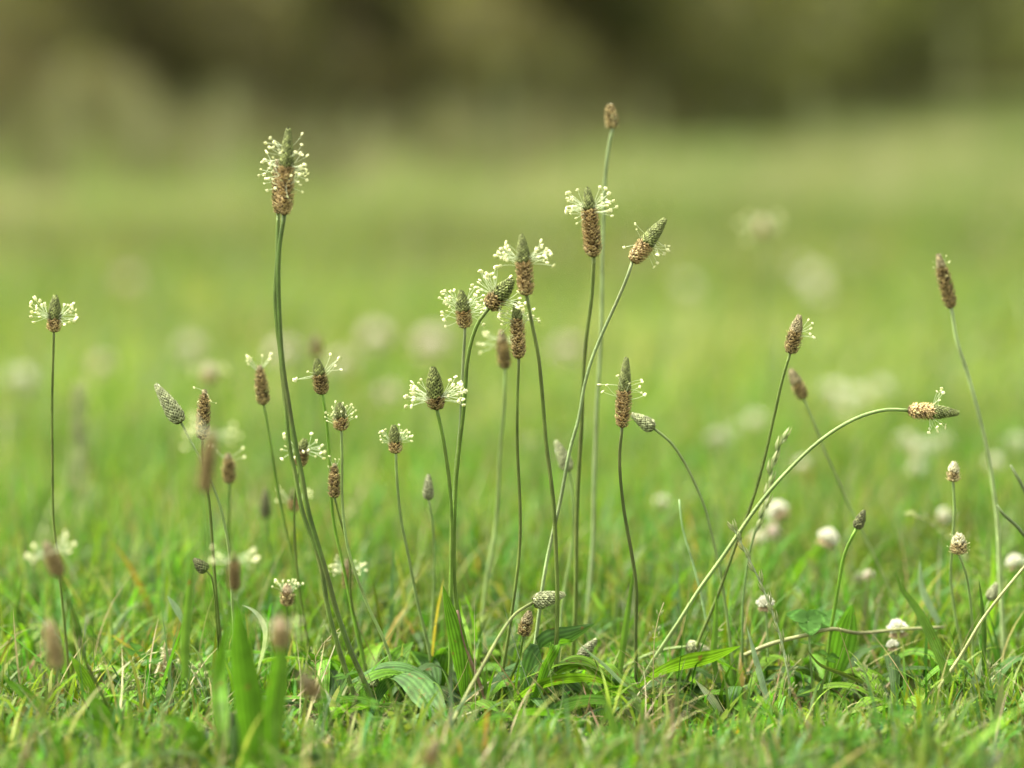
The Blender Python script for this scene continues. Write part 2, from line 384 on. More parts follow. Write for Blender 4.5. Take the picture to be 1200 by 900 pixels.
tag(link('tall_dry_grass', me), 'patchy tall tan grass in front of the far wood', 'grass', kind='stuff')
# low weeds with broader leaves
n = 1500; xy = np.repeat(wedge(n * 2, 1.3, 2.9)[:n // 5], 5, axis=0); n = len(xy)
L = rng.uniform(0.022, 0.055, n) * (0.6 + 0.4 * np.clip((xy[:, 1] - 1.65) / 0.4, 0, 1)); W = rng.uniform(0.005, 0.010, n)
me = blades('low_weed_leaves', M_GRASS, xy, L, W, rng.uniform(0, 6.28, n), rng.uniform(.3, 1.0, n), rng.normal(0.7, 0.3, n), pick(PAL, n) * .9, S=7)
tag(link('low_weed_leaves', me), 'small broad weed leaves mixed into the lawn', 'weeds', kind='stuff')

# low clover leaves in the turf
def leaflet_geo(g_, c, up, out, size, col):
    side = up.cross(out).normalized()
    pts = []
    prof = ((0, 0), (0.35, 0.34), (0.75, 0.5), (1.0, 0.30), (0.95, 0.0))
    pts.append(c)
    Vv = [c]; cl = [tuple(x * 1.0 for x in col)]
    for a, b in prof[1:]: Vv.append(c + out * size * a + side * size * b + up * size * 0.12 * b)
    for a, b in reversed(prof[1:-1]): Vv.append(c + out * size * a - side * size * b + up * size * 0.12 * b)
    Vv.append(c + out * size * 0.55 - up * size * 0.03)
    k = len(Vv) - 1
    ring = list(range(0, k)); Ff = [(ring[i], ring[(i + 1) % k], k) for i in range(k)]
    cl = [col] * len(Vv); cl[k] = tuple(min(1, x * 1.3) for x in col)
    g_.add(Vv, Ff, cl)
gg = G()
cxy = wedge(3000, 1.3, 3.0)[:1500]
for x, y in cxy:
    if noise.noise(Vector((x * 6, y * 6, 2))) < 0.0: continue
    c = Vector((x, y, random.uniform(0.012, 0.035))); tilt = Vector((random.gauss(0, .3), random.gauss(0, .3), 1)).normalized()
    s = random.uniform(0.005, 0.009); a0 = random.random() * 6.28; t_ = random.uniform(.7, 1.25)
    colr = (0.036 * t_, 0.090 * t_, 0.012 * t_)
    for q in range(3):
        a = a0 + q * 2.094; o = Vector((math.cos(a), math.sin(a), 0)); o = (o - tilt * o.dot(tilt)).normalized()
        leaflet_geo(gg, c, tilt, o, s, colr)
tag(link('clover_leaves', gg.mesh('clover_leaves', M_CLOVER)), 'small clover leaves scattered low in the lawn', 'clover leaves', kind='stuff')

# ------------------------------------------------------------------ plantain flower stalks
def spline(P, step):
    P = [Vector(p) for p in P]; P2 = [2 * P[0] - P[1]] + P + [2 * P[-1] - P[-2]]; out = []
    for i in range(1, len(P2) - 2):
        a, b, c, d = P2[i - 1:i + 3]; n = max(1, int((c - b).length / step))
        for k in range(n):
            t = k / n
            out.append(0.5 * ((2 * b) + (c - a) * t + (2 * a - 5 * b + 4 * c - d) * t * t + (3 * b - a - 3 * c + d) * t ** 3))
    out.append(P[-1]); return out

def tube(g_, pts, rad, sides=10, ridge=0.0, col=(1, 1, 1), mi=0, cap=True, twist=0.0):
    n = len(pts); ref = Vector((0, 1, 0)); V = []; Ff = []
    for i, p in enumerate(pts):
        t = (pts[min(i + 1, n - 1)] - pts[max(i - 1, 0)]).normalized()
        u = (ref - t * ref.dot(t)); u = u.normalized() if u.length > 1e-4 else t.orthogonal().normalized(); v = t.cross(u); ref = u
        r = rad(i / (n - 1)) if callable(rad) else rad
        for k in range(sides):
            a = 2 * math.pi * k / sides + twist * i / n; rr = r * (1 + (ridge if k % 2 == 0 else -ridge))
            V.append(p + (u * math.cos(a) + v * math.sin(a)) * rr)
    for i in range(n - 1):
        for k in range(sides):
            a = i * sides + k; b = i * sides + (k + 1) % sides; Ff.append((a, b, b + sides, a + sides))
    if cap: Ff.append(tuple(range(sides))[::-1]); Ff.append(tuple(range((n - 1) * sides, n * sides)))
    if isinstance(col, (list, tuple)) and len(col) and callable(col[0]): col = [col[0](i / (n - 1)) for i in range(n) for k in range(sides)]
    g_.add(V, Ff, col, mi)

def head_profile(t, kind):
    if kind in ('bud', 'palebud'):
        return min(1, 0.55 + t * 3.2) * (1 - max(0, (t - 0.18) / 0.84) ** 1.55) ** 0.85 if t < 1 else 0.02
    base = min(1, 0.50 + 4.2 * t)
    top = 1 - max(0, (t - 0.45) / 0.57) ** 1.9 * 0.93
    return base * top

HP = {  # colours of scales: (body below ring), (edge below), (body above), (edge above)
    'flower': ((0.225, 0.145, 0.052), (0.50, 0.38, 0.19), (0.045, 0.062, 0.010), (0.21, 0.24, 0.09)),
    'dark': ((0.120, 0.080, 0.028), (0.34, 0.26, 0.12), (0.034, 0.046, 0.008), (0.20, 0.235, 0.075)),
    'spent': ((0.165, 0.115, 0.042), (0.40, 0.31, 0.15), (0.11, 0.085, 0.035), (0.32, 0.28, 0.16)),
    'bud': ((0.055, 0.060, 0.022), (0.33, 0.36, 0.20), (0.055, 0.060, 0.022), (0.30, 0.32, 0.19)),
    'darkbud': ((0.040, 0.048, 0.018), (0.15, 0.17, 0.08), (0.040, 0.045, 0.018), (0.14, 0.15, 0.07)),
    'palebud': ((0.075, 0.085, 0.026), (0.34, 0.38, 0.19), (0.10, 0.11, 0.038), (0.40, 0.44, 0.25)),
    'dry': ((0.25, 0.185, 0.075), (0.46, 0.38, 0.20), (0.26, 0.17, 0.09), (0.50, 0.41, 0.28)),
    'pale': ((0.34, 0.25, 0.11), (0.62, 0.52, 0.29), (0.32, 0.30, 0.17), (0.60, 0.57, 0.38)),
}

def head_mesh(Lh, Wd, kind, ring, seed):
    rs = random.Random(seed); g_ = G(); r0 = Wd / 2 * (1.0 if 'bud' in kind else 0.86)
    body = 'bud' if 'bud' in kind else 'flower'
    cb, eb, ca, ea = HP[kind]
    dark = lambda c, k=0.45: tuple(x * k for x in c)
    # core
    nz, nsd = 12, 12; V = []; Ff = []; C = []
    for i in range(nz + 1):
        t = i / nz; r = r0 * 0.80 * head_profile(t, body)
        for k in range(nsd):
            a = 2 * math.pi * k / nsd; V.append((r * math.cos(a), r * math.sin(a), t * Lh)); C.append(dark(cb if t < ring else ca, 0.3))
    for i in range(nz):
        for k in range(nsd):
            a = i * nsd + k; b = i * nsd + (k + 1) % nsd; Ff.append((a, b, b + nsd, a + nsd))
    Ff.append(tuple(range(nsd))[::-1]); Ff.append(tuple(range(nz * nsd, (nz + 1) * nsd)))
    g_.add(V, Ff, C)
    s = max(0.0017, Wd * 0.22 if 'bud' in kind else Wd * 0.20)
    n = int(2 * math.pi * r0 * 0.9 * Lh / (s * s * 0.62))
    n = min(n, 480)
    mess = 0.48 if 'bud' in kind else (0.55 if kind in ('spent', 'dry', 'pale') else 0.42)
    for i in range(n):
        t = 0.02 + 0.955 * i / n; a = i * 2.39996
        below = t < ring; mm = mess if below else mess * 0.45
        a += rs.gauss(0, 0.10 * mm); t2 = min(0.985, max(0.0, t + rs.gauss(0, 0.010 * mm)))
        r = r0 * 0.86 * head_profile(t2, body)
        er = Vector((math.cos(a), math.sin(a), 0)); et = Vector((-math.sin(a), math.cos(a), 0)); ez = Vector((0, 0, 1))
        taper = 0.55 + 0.45 * head_profile(t2, body)
        ln = s * 1.55 * taper * (1 + rs.gauss(0, 0.18 * (mm + .3))); wd = s * 0.62 * taper * (1 + rs.gauss(0, 0.12))
        splay = (0.36 if 'bud' in kind else 0.55) + rs.gauss(0, 0.42 * mm) + (0.25 if below and not 'bud' in kind else 0)
        if not below: splay *= 1 - .75 * max(0, t2 - .3) / .7
        dirv = (ez * math.cos(splay) + er * math.sin(splay) + et * rs.gauss(0, 0.3 * mm)).normalized()
        c = er * r + ez * (t2 * Lh - ln * 0.35)
        nrm = er.copy()
        p0 = c - et * wd * 0.5; p1 = c + et * wd * 0.5
        m0 = c + dirv * ln * 0.5 - et * wd + nrm * s * 0.05; m1 = c + dirv * ln * 0.5 + et * wd + nrm * s * 0.05
        mc = c + dirv * ln * 0.52 + nrm * s * 0.42; tip = c + dirv * ln + nrm * s * 0.10
        cc, ce = (cb, eb) if below else (ca, ea)
        v = math.exp(rs.gauss(0, 0.28)); vv = math.exp(rs.gauss(0, 0.36))
        if below and 'bud' not in kind and rs.random() < 0.16: cc = (cc[0] * .35, cc[1] * .3, cc[2] * .3)
        body_c = tuple(x * v for x in cc); edge_c = tuple(min(.85, x * vv) for x in ce)
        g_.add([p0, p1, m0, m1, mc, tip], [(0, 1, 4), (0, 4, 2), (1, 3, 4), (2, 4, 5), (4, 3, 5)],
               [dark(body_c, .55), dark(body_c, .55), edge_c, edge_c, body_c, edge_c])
        # papery dried lobes on the spent part
        if below and 'bud' not in kind and rs.random() < 0.30:
            q = tip + er * s * rs.uniform(0.1, .4); sd = (et * rs.uniform(-1, 1) + ez * rs.uniform(-.7, .7)).normalized()
            g_.add([tip - et * wd * .3, tip + et * wd * .3, q + sd * s * .5], [(0, 1, 2)], edge_c)
    # fine styles poking from the upper part
    if 'bud' not in kind:
        for i in range(int(26 if kind in ('flower', 'dark') else 12)):
            t = min(.95, ring + rs.uniform(-0.05, 0.35)); a = rs.random() * 6.28; r = r0 * .95 * head_profile(t, body)
            er = Vector((math.cos(a), math.sin(a), 0)); et = Vector((-math.sin(a), math.cos(a), 0))
            p = er * r + Vector((0, 0, t * Lh)); d = (er + Vector((0, 0, rs.uniform(.2, 1.2))) + et * rs.gauss(0, .3)).normalized() * s * rs.uniform(.8, 1.7)
            wv = et * s * 0.07
            g_.add([p - wv, p + wv, p + d], [(0, 1, 2)], (0.55, 0.55, 0.40))
    return g_.mesh('flower_head', M_SPIKE, smooth=False)

# shared stamen meshes, one metre-free unit: length 1 along +X with the anther at the end
def stamen_mesh(seed):
    rs = random.Random(seed); g_ = G(); ka = rs.uniform(.65, 1.15); kb = rs.uniform(.8, 1.3)
    cz = rs.uniform(-0.25, 0.35); cy = rs.uniform(-0.18, 0.18)
    P = [Vector((t * 0.92, cy * t * t, cz * (t ** 2))) for t in np.linspace(0, 1, 6)]
    tube(g_, P, 0.0092, 5, mi=0)
    e = P[-1]; d = (Vector((rs.uniform(.2, 1), rs.uniform(-.8, .8), rs.uniform(-.8, .8)))).normalized()
    sd = d.orthogonal().normalized()
    for sg in (-1, 1):                        # two anther lobes
        V = []; Ff = []; c = e + sd * sg * 0.036
        nr, nk = 4, 6
        for i in range(nr + 1):
            ph = math.pi * i / nr; rr = 0.048 * ka * math.sin(ph) + 0.002; u = sd; v = d.cross(sd)
            for k in range(nk):
                a = 2 * math.pi * k / nk; V.append(c + d * (-math.cos(ph)) * 0.088 * kb + (u * math.cos(a) + v * math.sin(a)) * rr)
        for i in range(nr):
            for k in range(nk):
                a = i * nk + k; b = i * nk + (k + 1) % nk; Ff.append((a, b, b + nk, a + nk))
        g_.add(V, Ff, mi=1)
    return g_.mesh('stamen', [M_FIL, M_ANTH])
STAM = [stamen_mesh(s) for s in range(10)]

GREEN = (0.092, 0.165, 0.024); BRIGHT = (0.12, 0.24, 0.025); OLIVE = (0.088, 0.130, 0.026); PALE = (0.18, 0.26, 0.085)
BROWN = (0.16, 0.125, 0.065); GREY = (0.17, 0.23, 0.10); DARK = (0.060, 0.085, 0.022)
BOTH = ((0, 50, .5), (180, 50, .5))

def stalk(label, tip, base, wd, kind, pts, blur=0.0, ring=None, stam=(0, 0, BOTH), el=(30, 22), sw=3.8, scol=GREEN, bblur=None, lean=0.0, free=False, group='ribwort plantain flower stalks', band=0.10):
    Yh = dist(blur); Yb = dist(blur if bblur is None else bblur) + 0.02
    n = len(pts); P = []
    full = [base] + list(pts)
    seglen = [0]
    for a, b in zip(full[:-1], full[1:]): seglen.append(seglen[-1] + math.hypot(a[0] - b[0], a[1] - b[1]))
    for (x, y), s in zip(full, seglen): P.append(at(x, y, Yh + (Yb - Yh) * (s / seglen[-1])))
    if not free:                               # carry on to the ground
        while P[-1].z < 0.0 and len(P) > 2: P.pop()
        d = (P[-1] - P[-2]); d.z = min(d.z, -abs(d.length) * 0.5); k = (P[-1].z + 0.004) / max(-d.z, 1e-4)
        if P[-1].z > 0.004: P.append(P[-1] + Vector((d.x * k * .7, d.y * k * .5, -P[-1].z - 0.004)))
    hb = P[0]; ht = at(tip[0], tip[1], Yh + lean)
    root = empty('plantain_stalk', (P[-1].x, P[-1].y, max(0.0, min(P[-1].z, P[-1].z))))
    root.location = P[-1]
    tag(root, label, 'plantain', group)
    off = P[-1].copy()
    m = pxm(Yh); r = sw * m / 2 * .9
    pts3 = [p - off for p in spline(P, 0.005)]
    sd = hash(label) if False else sum(ord(c) * (i + 1) for i, c in enumerate(label)) % 99991
    rs = random.Random(sd)
    for i in range(1, len(pts3) - 1):          # slight natural wobble
        t = i * 0.005
        pts3[i] += Vector((noise.noise(Vector((t * 16, sd, 0))), noise.noise(Vector((t * 16, sd, 9))), 0)) * 0.0012
    g_ = G(); tube(g_, pts3, lambda t: r * (0.86 + 0.30 * t), 10, ridge=0.20, twist=1.4)
    so = link('stem', g_.mesh('stem', M_STEM), root); v = math.exp(rs.gauss(0, .08)); so.color = (scol[0] * v, scol[1] * v, scol[2] * v, 1)
    ax = ht - hb; Lh = ax.length; z = ax.normalized()
    yv = FWD - z * FWD.dot(z); yv.normalize(); xv = yv.cross(z).normalized()
    rot = Matrix((xv, yv, z)).transposed().to_4x4()
    if ring is None: ring = 1.2 if kind in ('spent', 'dry', 'pale') else (0 if 'bud' in kind else .5)
    ho = link('flower_head', head_mesh(Lh, wd * m, kind, ring, sd), root)
    ho.matrix_local = Matrix.Translation(hb - off) @ rot @ Matrix.Rotation(rs.random() * 6.28, 4, 'Z') if False else Matrix.Translation(hb - off) @ rot
    cnt, ln, secs = stam
    if blur < -5 or blur > 4: cnt = int(cnt * .55)
    if cnt:
        rr = wd * m / 2; rt = min(ring, 0.95)
        for (ca_, spd, fr) in secs:
            for q in range(int(round(cnt * fr))):
                phi = R(ca_ + rs.uniform(-spd, spd)); t = min(.95, max(.03, rt + rs.uniform(-band, band)))
                e = R(el[0] + rs.gauss(0, el[1])); l = ln * m * rs.uniform(0.62, 1.05)
                rad = rr * 0.8 * head_profile(t, 'flower')
                d = Vector((math.cos(phi) * math.cos(e), math.sin(phi) * math.cos(e), math.sin(e)))
                up = Vector((0, 0, 1)); yy = up.cross(d).normalized(); zz = d.cross(yy)
                so_ = link('stamen', STAM[rs.randrange(len(STAM))], ho)
                mrot = Matrix((d, yy, zz)).transposed().to_4x4() @ Matrix.Rotation(rs.uniform(-.7, .7), 4, 'X')
                so_.matrix_local = Matrix.Translation(Vector((math.cos(phi) * rad, math.sin(phi) * rad, t * Lh))) @ mrot @ Matrix.Scale(l * 1.05, 4)
    return root

L_ = ((180, 45, 1.0),); R_ = ((0, 45, 1.0),)
S = stalk
# --- left side
S('slender stalk at the far left edge with a two sided tuft of cream stamens', (65, 346), (63, 389), 15, 'flower', [(62, 450), (61, 530), (62, 600), (66, 640), (72, 700), (78, 760)], 1, .35, (34, 27, BOTH), (28, 18), 3.2, OLIVE)
S('scaly pale green bud tilted to the left on a pale stem, left of centre', (182, 450), (212, 495), 18, 'palebud', [(222, 515), (240, 550), (257, 592), (268, 640), (272, 690), (275, 760)], 0, scol=PALE, sw=3.4)
S('narrow brown spike just right of the tilted pale bud', (240, 456), (237, 515), 14, 'spent', [(238, 545), (245, 590), (250, 650), (254, 705), (260, 770)], 0, .9, (3, 14, BOTH), (10, 40), 3.4, OLIVE, band=.5)
S('out of focus brown head with a pale tuft, in front of the narrow brown spike', (249, 503), (239, 577), 16, 'spent', [(243, 640), (246, 720), (250, 800), (254, 870)], -14, .85, (30, 30, BOTH), (5, 25), 3.6, GREEN)
S('small brown head with a stamen wisp to its right, below the tilted bud', (267, 531), (269, 566), 14, 'spent', [(268, 600), (266, 650), (268, 720)], 5, .8, (9, 24, ((0, 30, .6), (180, 35, .4))), (25, 15), 3.4, GREEN)
S('brown cylindrical head with two cream horns of stamens at its top, left', (304, 428), (309, 474), 14, 'spent', [(317, 520), (326, 575), (333, 612), (347, 680), (352, 740)], 3, .88, (16, 20, ((0, 25, .45), (180, 25, .55))), (50, 14), 3.2, GREEN)
S('tallest stalk on the left, long head with green tip and rings of cream stamens', (338, 149), (333, 252), 18.5, 'flower', [(327, 300), (328, 377), (331, 433), (337, 473), (345, 515), (354, 556), (363, 602), (383, 673), (395, 717), (413, 767), (433, 813), (444, 838)], -1, .55, (60, 21, ((0, 50, .4), (180, 50, .42), (-90, 60, .18))), (14, 24), 5.6, (.055, .098, .016), band=.26, bblur=-2.5)
S('thin brown head fused behind the tallest left head on a twin stem', (325, 186), (326, 250), 11, 'spent', [(325, 300), (322, 345), (324, 380), (328, 410), (333, 460), (338, 517), (347, 557), (356, 600), (375, 660), (383, 713), (393, 750), (410, 800), (424, 838)], 0, .8, (9, 24, L_), (10, 25), 5.2, (.062, .105, .018), band=.4, bblur=-2)
S('dark topped head with one stamen flying right, just right of the twin stems', (371, 420), (378, 462), 16, 'dark', [(383, 495), (386, 530), (388, 580), (392, 620), (402, 667), (417, 733), (430, 787)], 1, .55, (9, 26, ((-5, 20, .5), (180, 20, .25), (-60, 60, .25))), (18, 22), 3.6, BRIGHT)
S('short brown head crowned by curled cream stamens, right of the dark topped one', (398, 472), (400, 504), 16, 'flower', [(401, 540), (401, 580), (404, 620), (411, 655), (430, 707), (450, 750), (460, 783)], 0, .45, (30, 16, ((0, 80, .4), (180, 80, .4), (-90, 50, .2))), (55, 22), 3.4, PALE, band=.3)
S('dark brown head half hidden behind the twin stems, stamens fanning right', (357, 514), (351, 546), 14, 'dark', [(346, 580), (345, 610), (348, 667), (357, 723), (362, 757)], 2, .6, (20, 24, ((0, 40, .5), (180, 30, .35), (-90, 40, .15))), (10, 25), 3.0, OLIVE)
S('thin dark brown head with ragged edge above a straight stem, left of centre', (392, 543), (392, 583), 12, 'spent', [(397, 605), (408, 650), (411, 700), (425, 760)], 1, .9, (5, 14, ((0, 60, .5), (180, 60, .5))), (60, 20), 3.0, OLIVE, band=.3)
S('low pale tufted head partly behind the twin stems, beneath the half hidden one', (344, 572), (345, 599), 12, 'flower', [(343, 640), (345, 700), (350, 750)], 6, .5, (24, 22, BOTH), (30, 22), 3.0, GREEN)
S('dark plain bud out of focus, left of the twin stems', (311, 572), (311, 607), 12, 'darkbud', [(316, 640), (320, 685), (322, 730)], 9, scol=GREEN, sw=3.4)
S('small grey green head with stamens held out both sides like wings', (461, 498), (464, 531), 14, 'flower', [(465, 560), (469, 605), (478, 650), (490, 705), (502, 756)], 1, .4, (26, 18, BOTH), (38, 16), 3.6, PALE)
S('plain little bud on a pale stem left of the centre clump', (502, 556), (502, 585), 11, 'bud', [(507, 620), (508, 680), (506, 740)], 3, scol=PALE, sw=3.2)
# --- centre clump
S('stout dark cone head with long stamens spread low both sides, left of centre clump', (507, 430), (512, 480), 20, 'dark', [(520, 520), (527, 570), (529, 620), (529, 690), (527, 770), (526, 813)], 0, .28, (44, 30, BOTH), (22, 20), 4.8, GREEN)
S('pale tipped head with bushy stamens, leftmost at the top of the centre clump', (540, 340), (545, 384), 17, 'flower', [(543, 430), (540, 490), (535, 540), (532, 585), (530, 620), (529, 700), (528, 780)], 1, .45, (46, 24, BOTH), (25, 25), 3.8, GREY, band=.25)
S('dark head bowed to the right on a curved stem in the centre clump', (601, 327), (573, 361), 21, 'dark', [(562, 375), (553, 397), (547, 425), (545, 455), (542, 490), (537, 530), (533, 570), (532, 620), (535, 700), (547, 760), (565, 815)], 0, .38, (34, 28, ((180, 45, .6), (0, 50, .4))), (25, 28), 5.0, GREEN)
S('long spike with wide ring of cream stamens, highest of the centre clump', (611, 274), (617, 346), 18, 'flower', [(624, 380), (632, 420), (636, 470), (639, 520), (645, 565), (650, 610), (653, 700), (652, 780)], -1, .55, (36, 28, BOTH), (20, 18), 4.8, OLIVE)
S('brown spike with stamens at its top, directly below the highest centre spike', (605, 352), (608, 420), 15, 'flower', [(606, 470), (606, 520), (608, 565), (609, 610), (607, 660), (598, 735), (584, 815)], 0, .68, (30, 21, BOTH), (18, 28), 3.8, OLIVE, band=.16)
S('blurrier brown head with flat stamen wings behind the centre spike', (587, 386), (592, 432), 15, 'spent', [(589, 480), (585, 530), (584, 585), (580, 630), (570, 680), (563, 740)], 5, .7, (32, 24, BOTH), (8, 18), 4.2, PALE)
S('tall cylindrical brown head with drooping stamen collar near its top, centre right', (688, 219), (696, 301), 19, 'flower', [(694, 350), (687, 400), (682, 450), (680, 500), (678, 560), (677, 620), (674, 710), (670, 790), (668, 838)], 2, .68, (44, 26, BOTH), (12, 18), 5.0, OLIVE, band=.08)
S('tiny dried tan head on the tallest thin stem in the middle', (714, 122), (718, 150), 13, 'dry', [(713, 178), (708, 225), (706, 300), (705, 360), (703, 420), (699, 480), (698, 530), (697, 590), (695, 640), (690, 700), (688, 740)], 5, 1.0, (0, 0, BOTH), sw=4.4, scol=GREY)
S('green tipped head leaning right on a long slanting stem', (780, 256), (741, 307), 18, 'flower', [(735, 325), (722, 355), (706, 390), (693, 422), (684, 455), (678, 490), (667, 530), (657, 585), (649, 622), (638, 680), (627, 750), (617, 800)], 0, .42, (14, 22, ((0, 40, .8), (180, 40, .2))), (0, 25), 4.2, GREY, band=.16)
S('long narrow brown spike with a few ragged stamens, right of the slanting stem', (734, 418), (729, 501), 16, 'flower', [(727, 540), (732, 600), (740, 650), (745, 690), (745, 740), (746, 790)], 0, .52, (11, 24, ((0, 35, .55), (180, 20, .3), (-90, 30, .15))), (25, 30), 4.2, DARK, band=.12)
S('pale scaly bud nodding left beside the long narrow brown spike', (740, 485), (766, 502), 15, 'palebud', [(785, 518), (800, 540), (815, 570), (827, 600), (837, 640), (843, 665), (852, 720)], 1, scol=PALE, sw=3.6)
S('tan bud tucked low behind the slanting stem', (651, 516), (667, 551), 15, 'palebud', [(671, 580), (671, 630), (662, 690), (656, 740)], 4, scol=PALE, sw=3.6)
# --- right side
S('greyish brown head with one stamen tuft on its right, on a dark slanting stem', (937, 369), (926, 414), 16, 'spent', [(917, 445), (908, 485), (895, 540), (880, 592), (862, 640), (838, 705), (816, 760)], 1, .55, (7, 20, R_), (20, 12), 3.8, OLIVE)
S('small blurred brown head below and right of the greyish brown head', (926, 432), (942, 467), 14, 'spent', [(955, 498), (970, 535), (986, 572), (1002, 607), (1025, 655), (1050, 705), (1060, 728)], 5, .5, (0, 0, BOTH), sw=3.2, scol=PALE)
S('horizontal head on a stem bent right over in a long arch', (1124, 484), (1064, 481), 17, 'flower', [(1040, 480), (1010, 487), (980, 502), (950, 525), (920, 556), (895, 586), (870, 620), (845, 655), (820, 690), (795, 730), (775, 760), (757, 788)], 0, .5, (15, 22, ((180, 30, .35), (0, 35, .65))), (-5, 25), 4.6, PALE, band=.13)
S('long blurred brown head at the far right on a pale curving stem', (1099, 297), (1115, 361), 15, 'spent', [(1122, 400), (1135, 440), (1150, 500), (1162, 565), (1170, 620), (1173, 680), (1175, 725)], 3.5, .75, (8, 9, BOTH), (20, 30), 5.0, (.24, .32, .13))
S('tiny pale oval head on an upright stem, upper of two near the right edge', (1118, 541), (1117, 564), 13, 'pale', [(1118, 600), (1115, 640), (1114, 680), (1121, 730), (1127, 755)], 2, .5, (0, 0, BOTH), sw=3.6, scol=PALE)
S('tan frizzy round head, lower of two near the right edge', (1124, 625), (1123, 649), 18, 'pale', [(1132, 672), (1138, 710), (1140, 760)], 1, .5, (8, 8, BOTH), (30, 30), 3.2, PALE, band=.3)
S('slim dark bud on a bright green arching stem beside the crossing pale stem', (1013, 598), (1004, 619), 11, 'darkbud', [(990, 650), (981, 695), (973, 745), (968, 800)], 1, scol=BRIGHT, sw=4.2)
S('small brown bud near the right edge among the blades', (1168, 683), (1160, 703), 11, 'bud', [(1153, 725), (1143, 755), (1130, 790)], 3, scol=PALE, sw=2.8)
# --- low ones
S('creamy scaly bud bent over to the right low in the centre', (662, 696), (625, 706), 18, 'palebud', [(603, 720), (585, 745), (567, 778), (548, 810), (535, 835), (525, 858)], 0, scol=(.13, .16, .05), sw=4.2, bblur=-6)
S('small rusty brown head close under the creamy bent bud', (621, 716), (613, 745), 14, 'spent', [(609, 772), (598, 798), (584, 828)], 0, .5, (0, 0, BOTH), sw=3.2, scol=GREEN)
S('brownish bud lying low behind the broad centre leaf', (699, 749), (679, 772), 13, 'bud', [(652, 792), (628, 810), (608, 826)], 1, scol=OLIVE, sw=3.2)
S('pale bud lying flat on a stem along the grass, centre right', (831, 761), (804, 758), 14, 'palebud', [(780, 761), (755, 769), (735, 780), (722, 790)], 2, scol=PALE, sw=3.6)
S('blurred brown head with cream tufts low at the far left', (53, 634), (70, 675), 17, 'spent', [(78, 700), (90, 735), (101, 775), (118, 811), (140, 860), (149, 893)], -9, .6, (34, 26, BOTH), (18, 20), 4.0, OLIVE, bblur=-3)
S('very blurred reddish brown head low in the left foreground', (57, 727), (68, 784), 20, 'dry', [(62, 805), (48, 840), (30, 885)], -14, .85, (8, 20, L_), (30, 20), 4.6, BROWN)
S('slim blurred head with wide cream stamens standing before the broad upright leaves', (274, 646), (275, 692), 12, 'dark', [(276, 740), (277, 800), (278, 870)], -8, .75, (36, 26, BOTH), (5, 18), 3.6, GREEN)
S('small head with an upright fan of cream stamens, behind the foreground leaves', (337, 684), (336, 710), 14, 'dry', [(336, 735), (334, 760)], 2, .6, (24, 17, ((0, 80, .5), (180, 80, .5))), (62, 20), 3.0, GREEN)
S('little red brown head with flat cream wings behind the lower twin stems', (407, 655), (407, 690), 10, 'spent', [(408, 720), (409, 755)], 4, .65, (24, 20, BOTH), (8, 18), 2.8, GREEN)
S('low frizzy cream and brown head left of the foreground leaves', (197, 760), (195, 798), 13, 'spent', [(194, 825)], 2, .5, (26, 14, ((0, 90, .5), (180, 90, .5))), (55, 22), 3.0, GREEN, band=.3)
S('small near black bud pointing left beside the dark stem', (227, 655), (242, 669), 13, 'darkbud', [(248, 676), (252, 700), (256, 760)], 0, scol=OLIVE, sw=2.4)
S('blurred tan tufted head above the right foreground leaf', (328, 722), (330, 760), 20, 'dry', [(328, 800), (324, 860)], -15, .6, (26, 22, BOTH), (20, 30), 4.2, GREEN)
S('blurred dark brown head leaning left low in the front', (351, 788), (373, 817), 18, 'spent', [(385, 840), (396, 880)], -15, .5, (0, 0, BOTH), sw=4.0, scol=OLIVE)
S('blurred brown head at the bottom edge below the centre', (513, 866), (501, 896), 15, 'spent', [(496, 920)], -14, .5, (0, 0, BOTH), sw=4, scol=OLIVE)
S('small white green bud beside the feet of the twin stems', (437, 786), (437, 805), 12, 'palebud', [(436, 820)], 0, scol=PALE, sw=2.6)
S('small tan bud at the bottom edge in the left foreground', (169, 877), (162, 893), 12, 'pale', [(160, 905)], -5, .5, (0, 0, BOTH), sw=2.6, scol=GREEN)
S('faint dark head far out of focus between the first two rows, left', (371, 392), (371, 418), 13, 'spent', [(372, 460), (373, 520)], 17, .5, (0, 0, BOTH), sw=3, scol=GREEN)
S('distant blurred tan head with pale tuft on a hidden stem, upper right meadow', (893, 254), (894, 276), 15, 'pale', [(896, 330), (898, 400)], 26, .5, (26, 22, BOTH), (20, 30), 3.2, PALE)
S('distant blurred cream head above the pale left bud', (245, 425), (246, 448), 18, 'pale', [(247, 500), (249, 560)], 19, .5, (20, 18, BOTH), (20, 30), 3.2, PALE)

# a stalk that lies along the grass, without a head in sight
def strand(name, label, cat, pts, blur, w_, col, mat=None, group=None, rad=None, sides=8):
    Ys = blur if isinstance(blur, (list, tuple)) else [blur] * len(pts)
    P = [at(x, y, dist(b)) for (x, y), b in zip(pts, Ys)]
    for p in P: p.z = max(p.z, 0.003)
    off = P[0].copy(); g_ = G()
    r = w_ * pxm(dist(Ys[0])) / 2
    tube(g_, [p - off for p in spline(P, 0.006)], rad or (lambda t: r * (1.1 - 0.35 * t)), sides, ridge=0.06)
    o = link(name, g_.mesh(name, mat or M_STEM), loc=off); o.color = (*col, 1)
    tag(o, label, cat, group); return o
strand('fallen_stalk', 'pale bare stalk lying level across the lawn at right', 'plant stem', [(872, 768), (905, 754), (950, 743), (975, 737), (1007, 742), (1050, 738), (1105, 735)], [1, 1, 1, 1, 2, 2, 3], 4.6, (0.20, 0.21, 0.09))
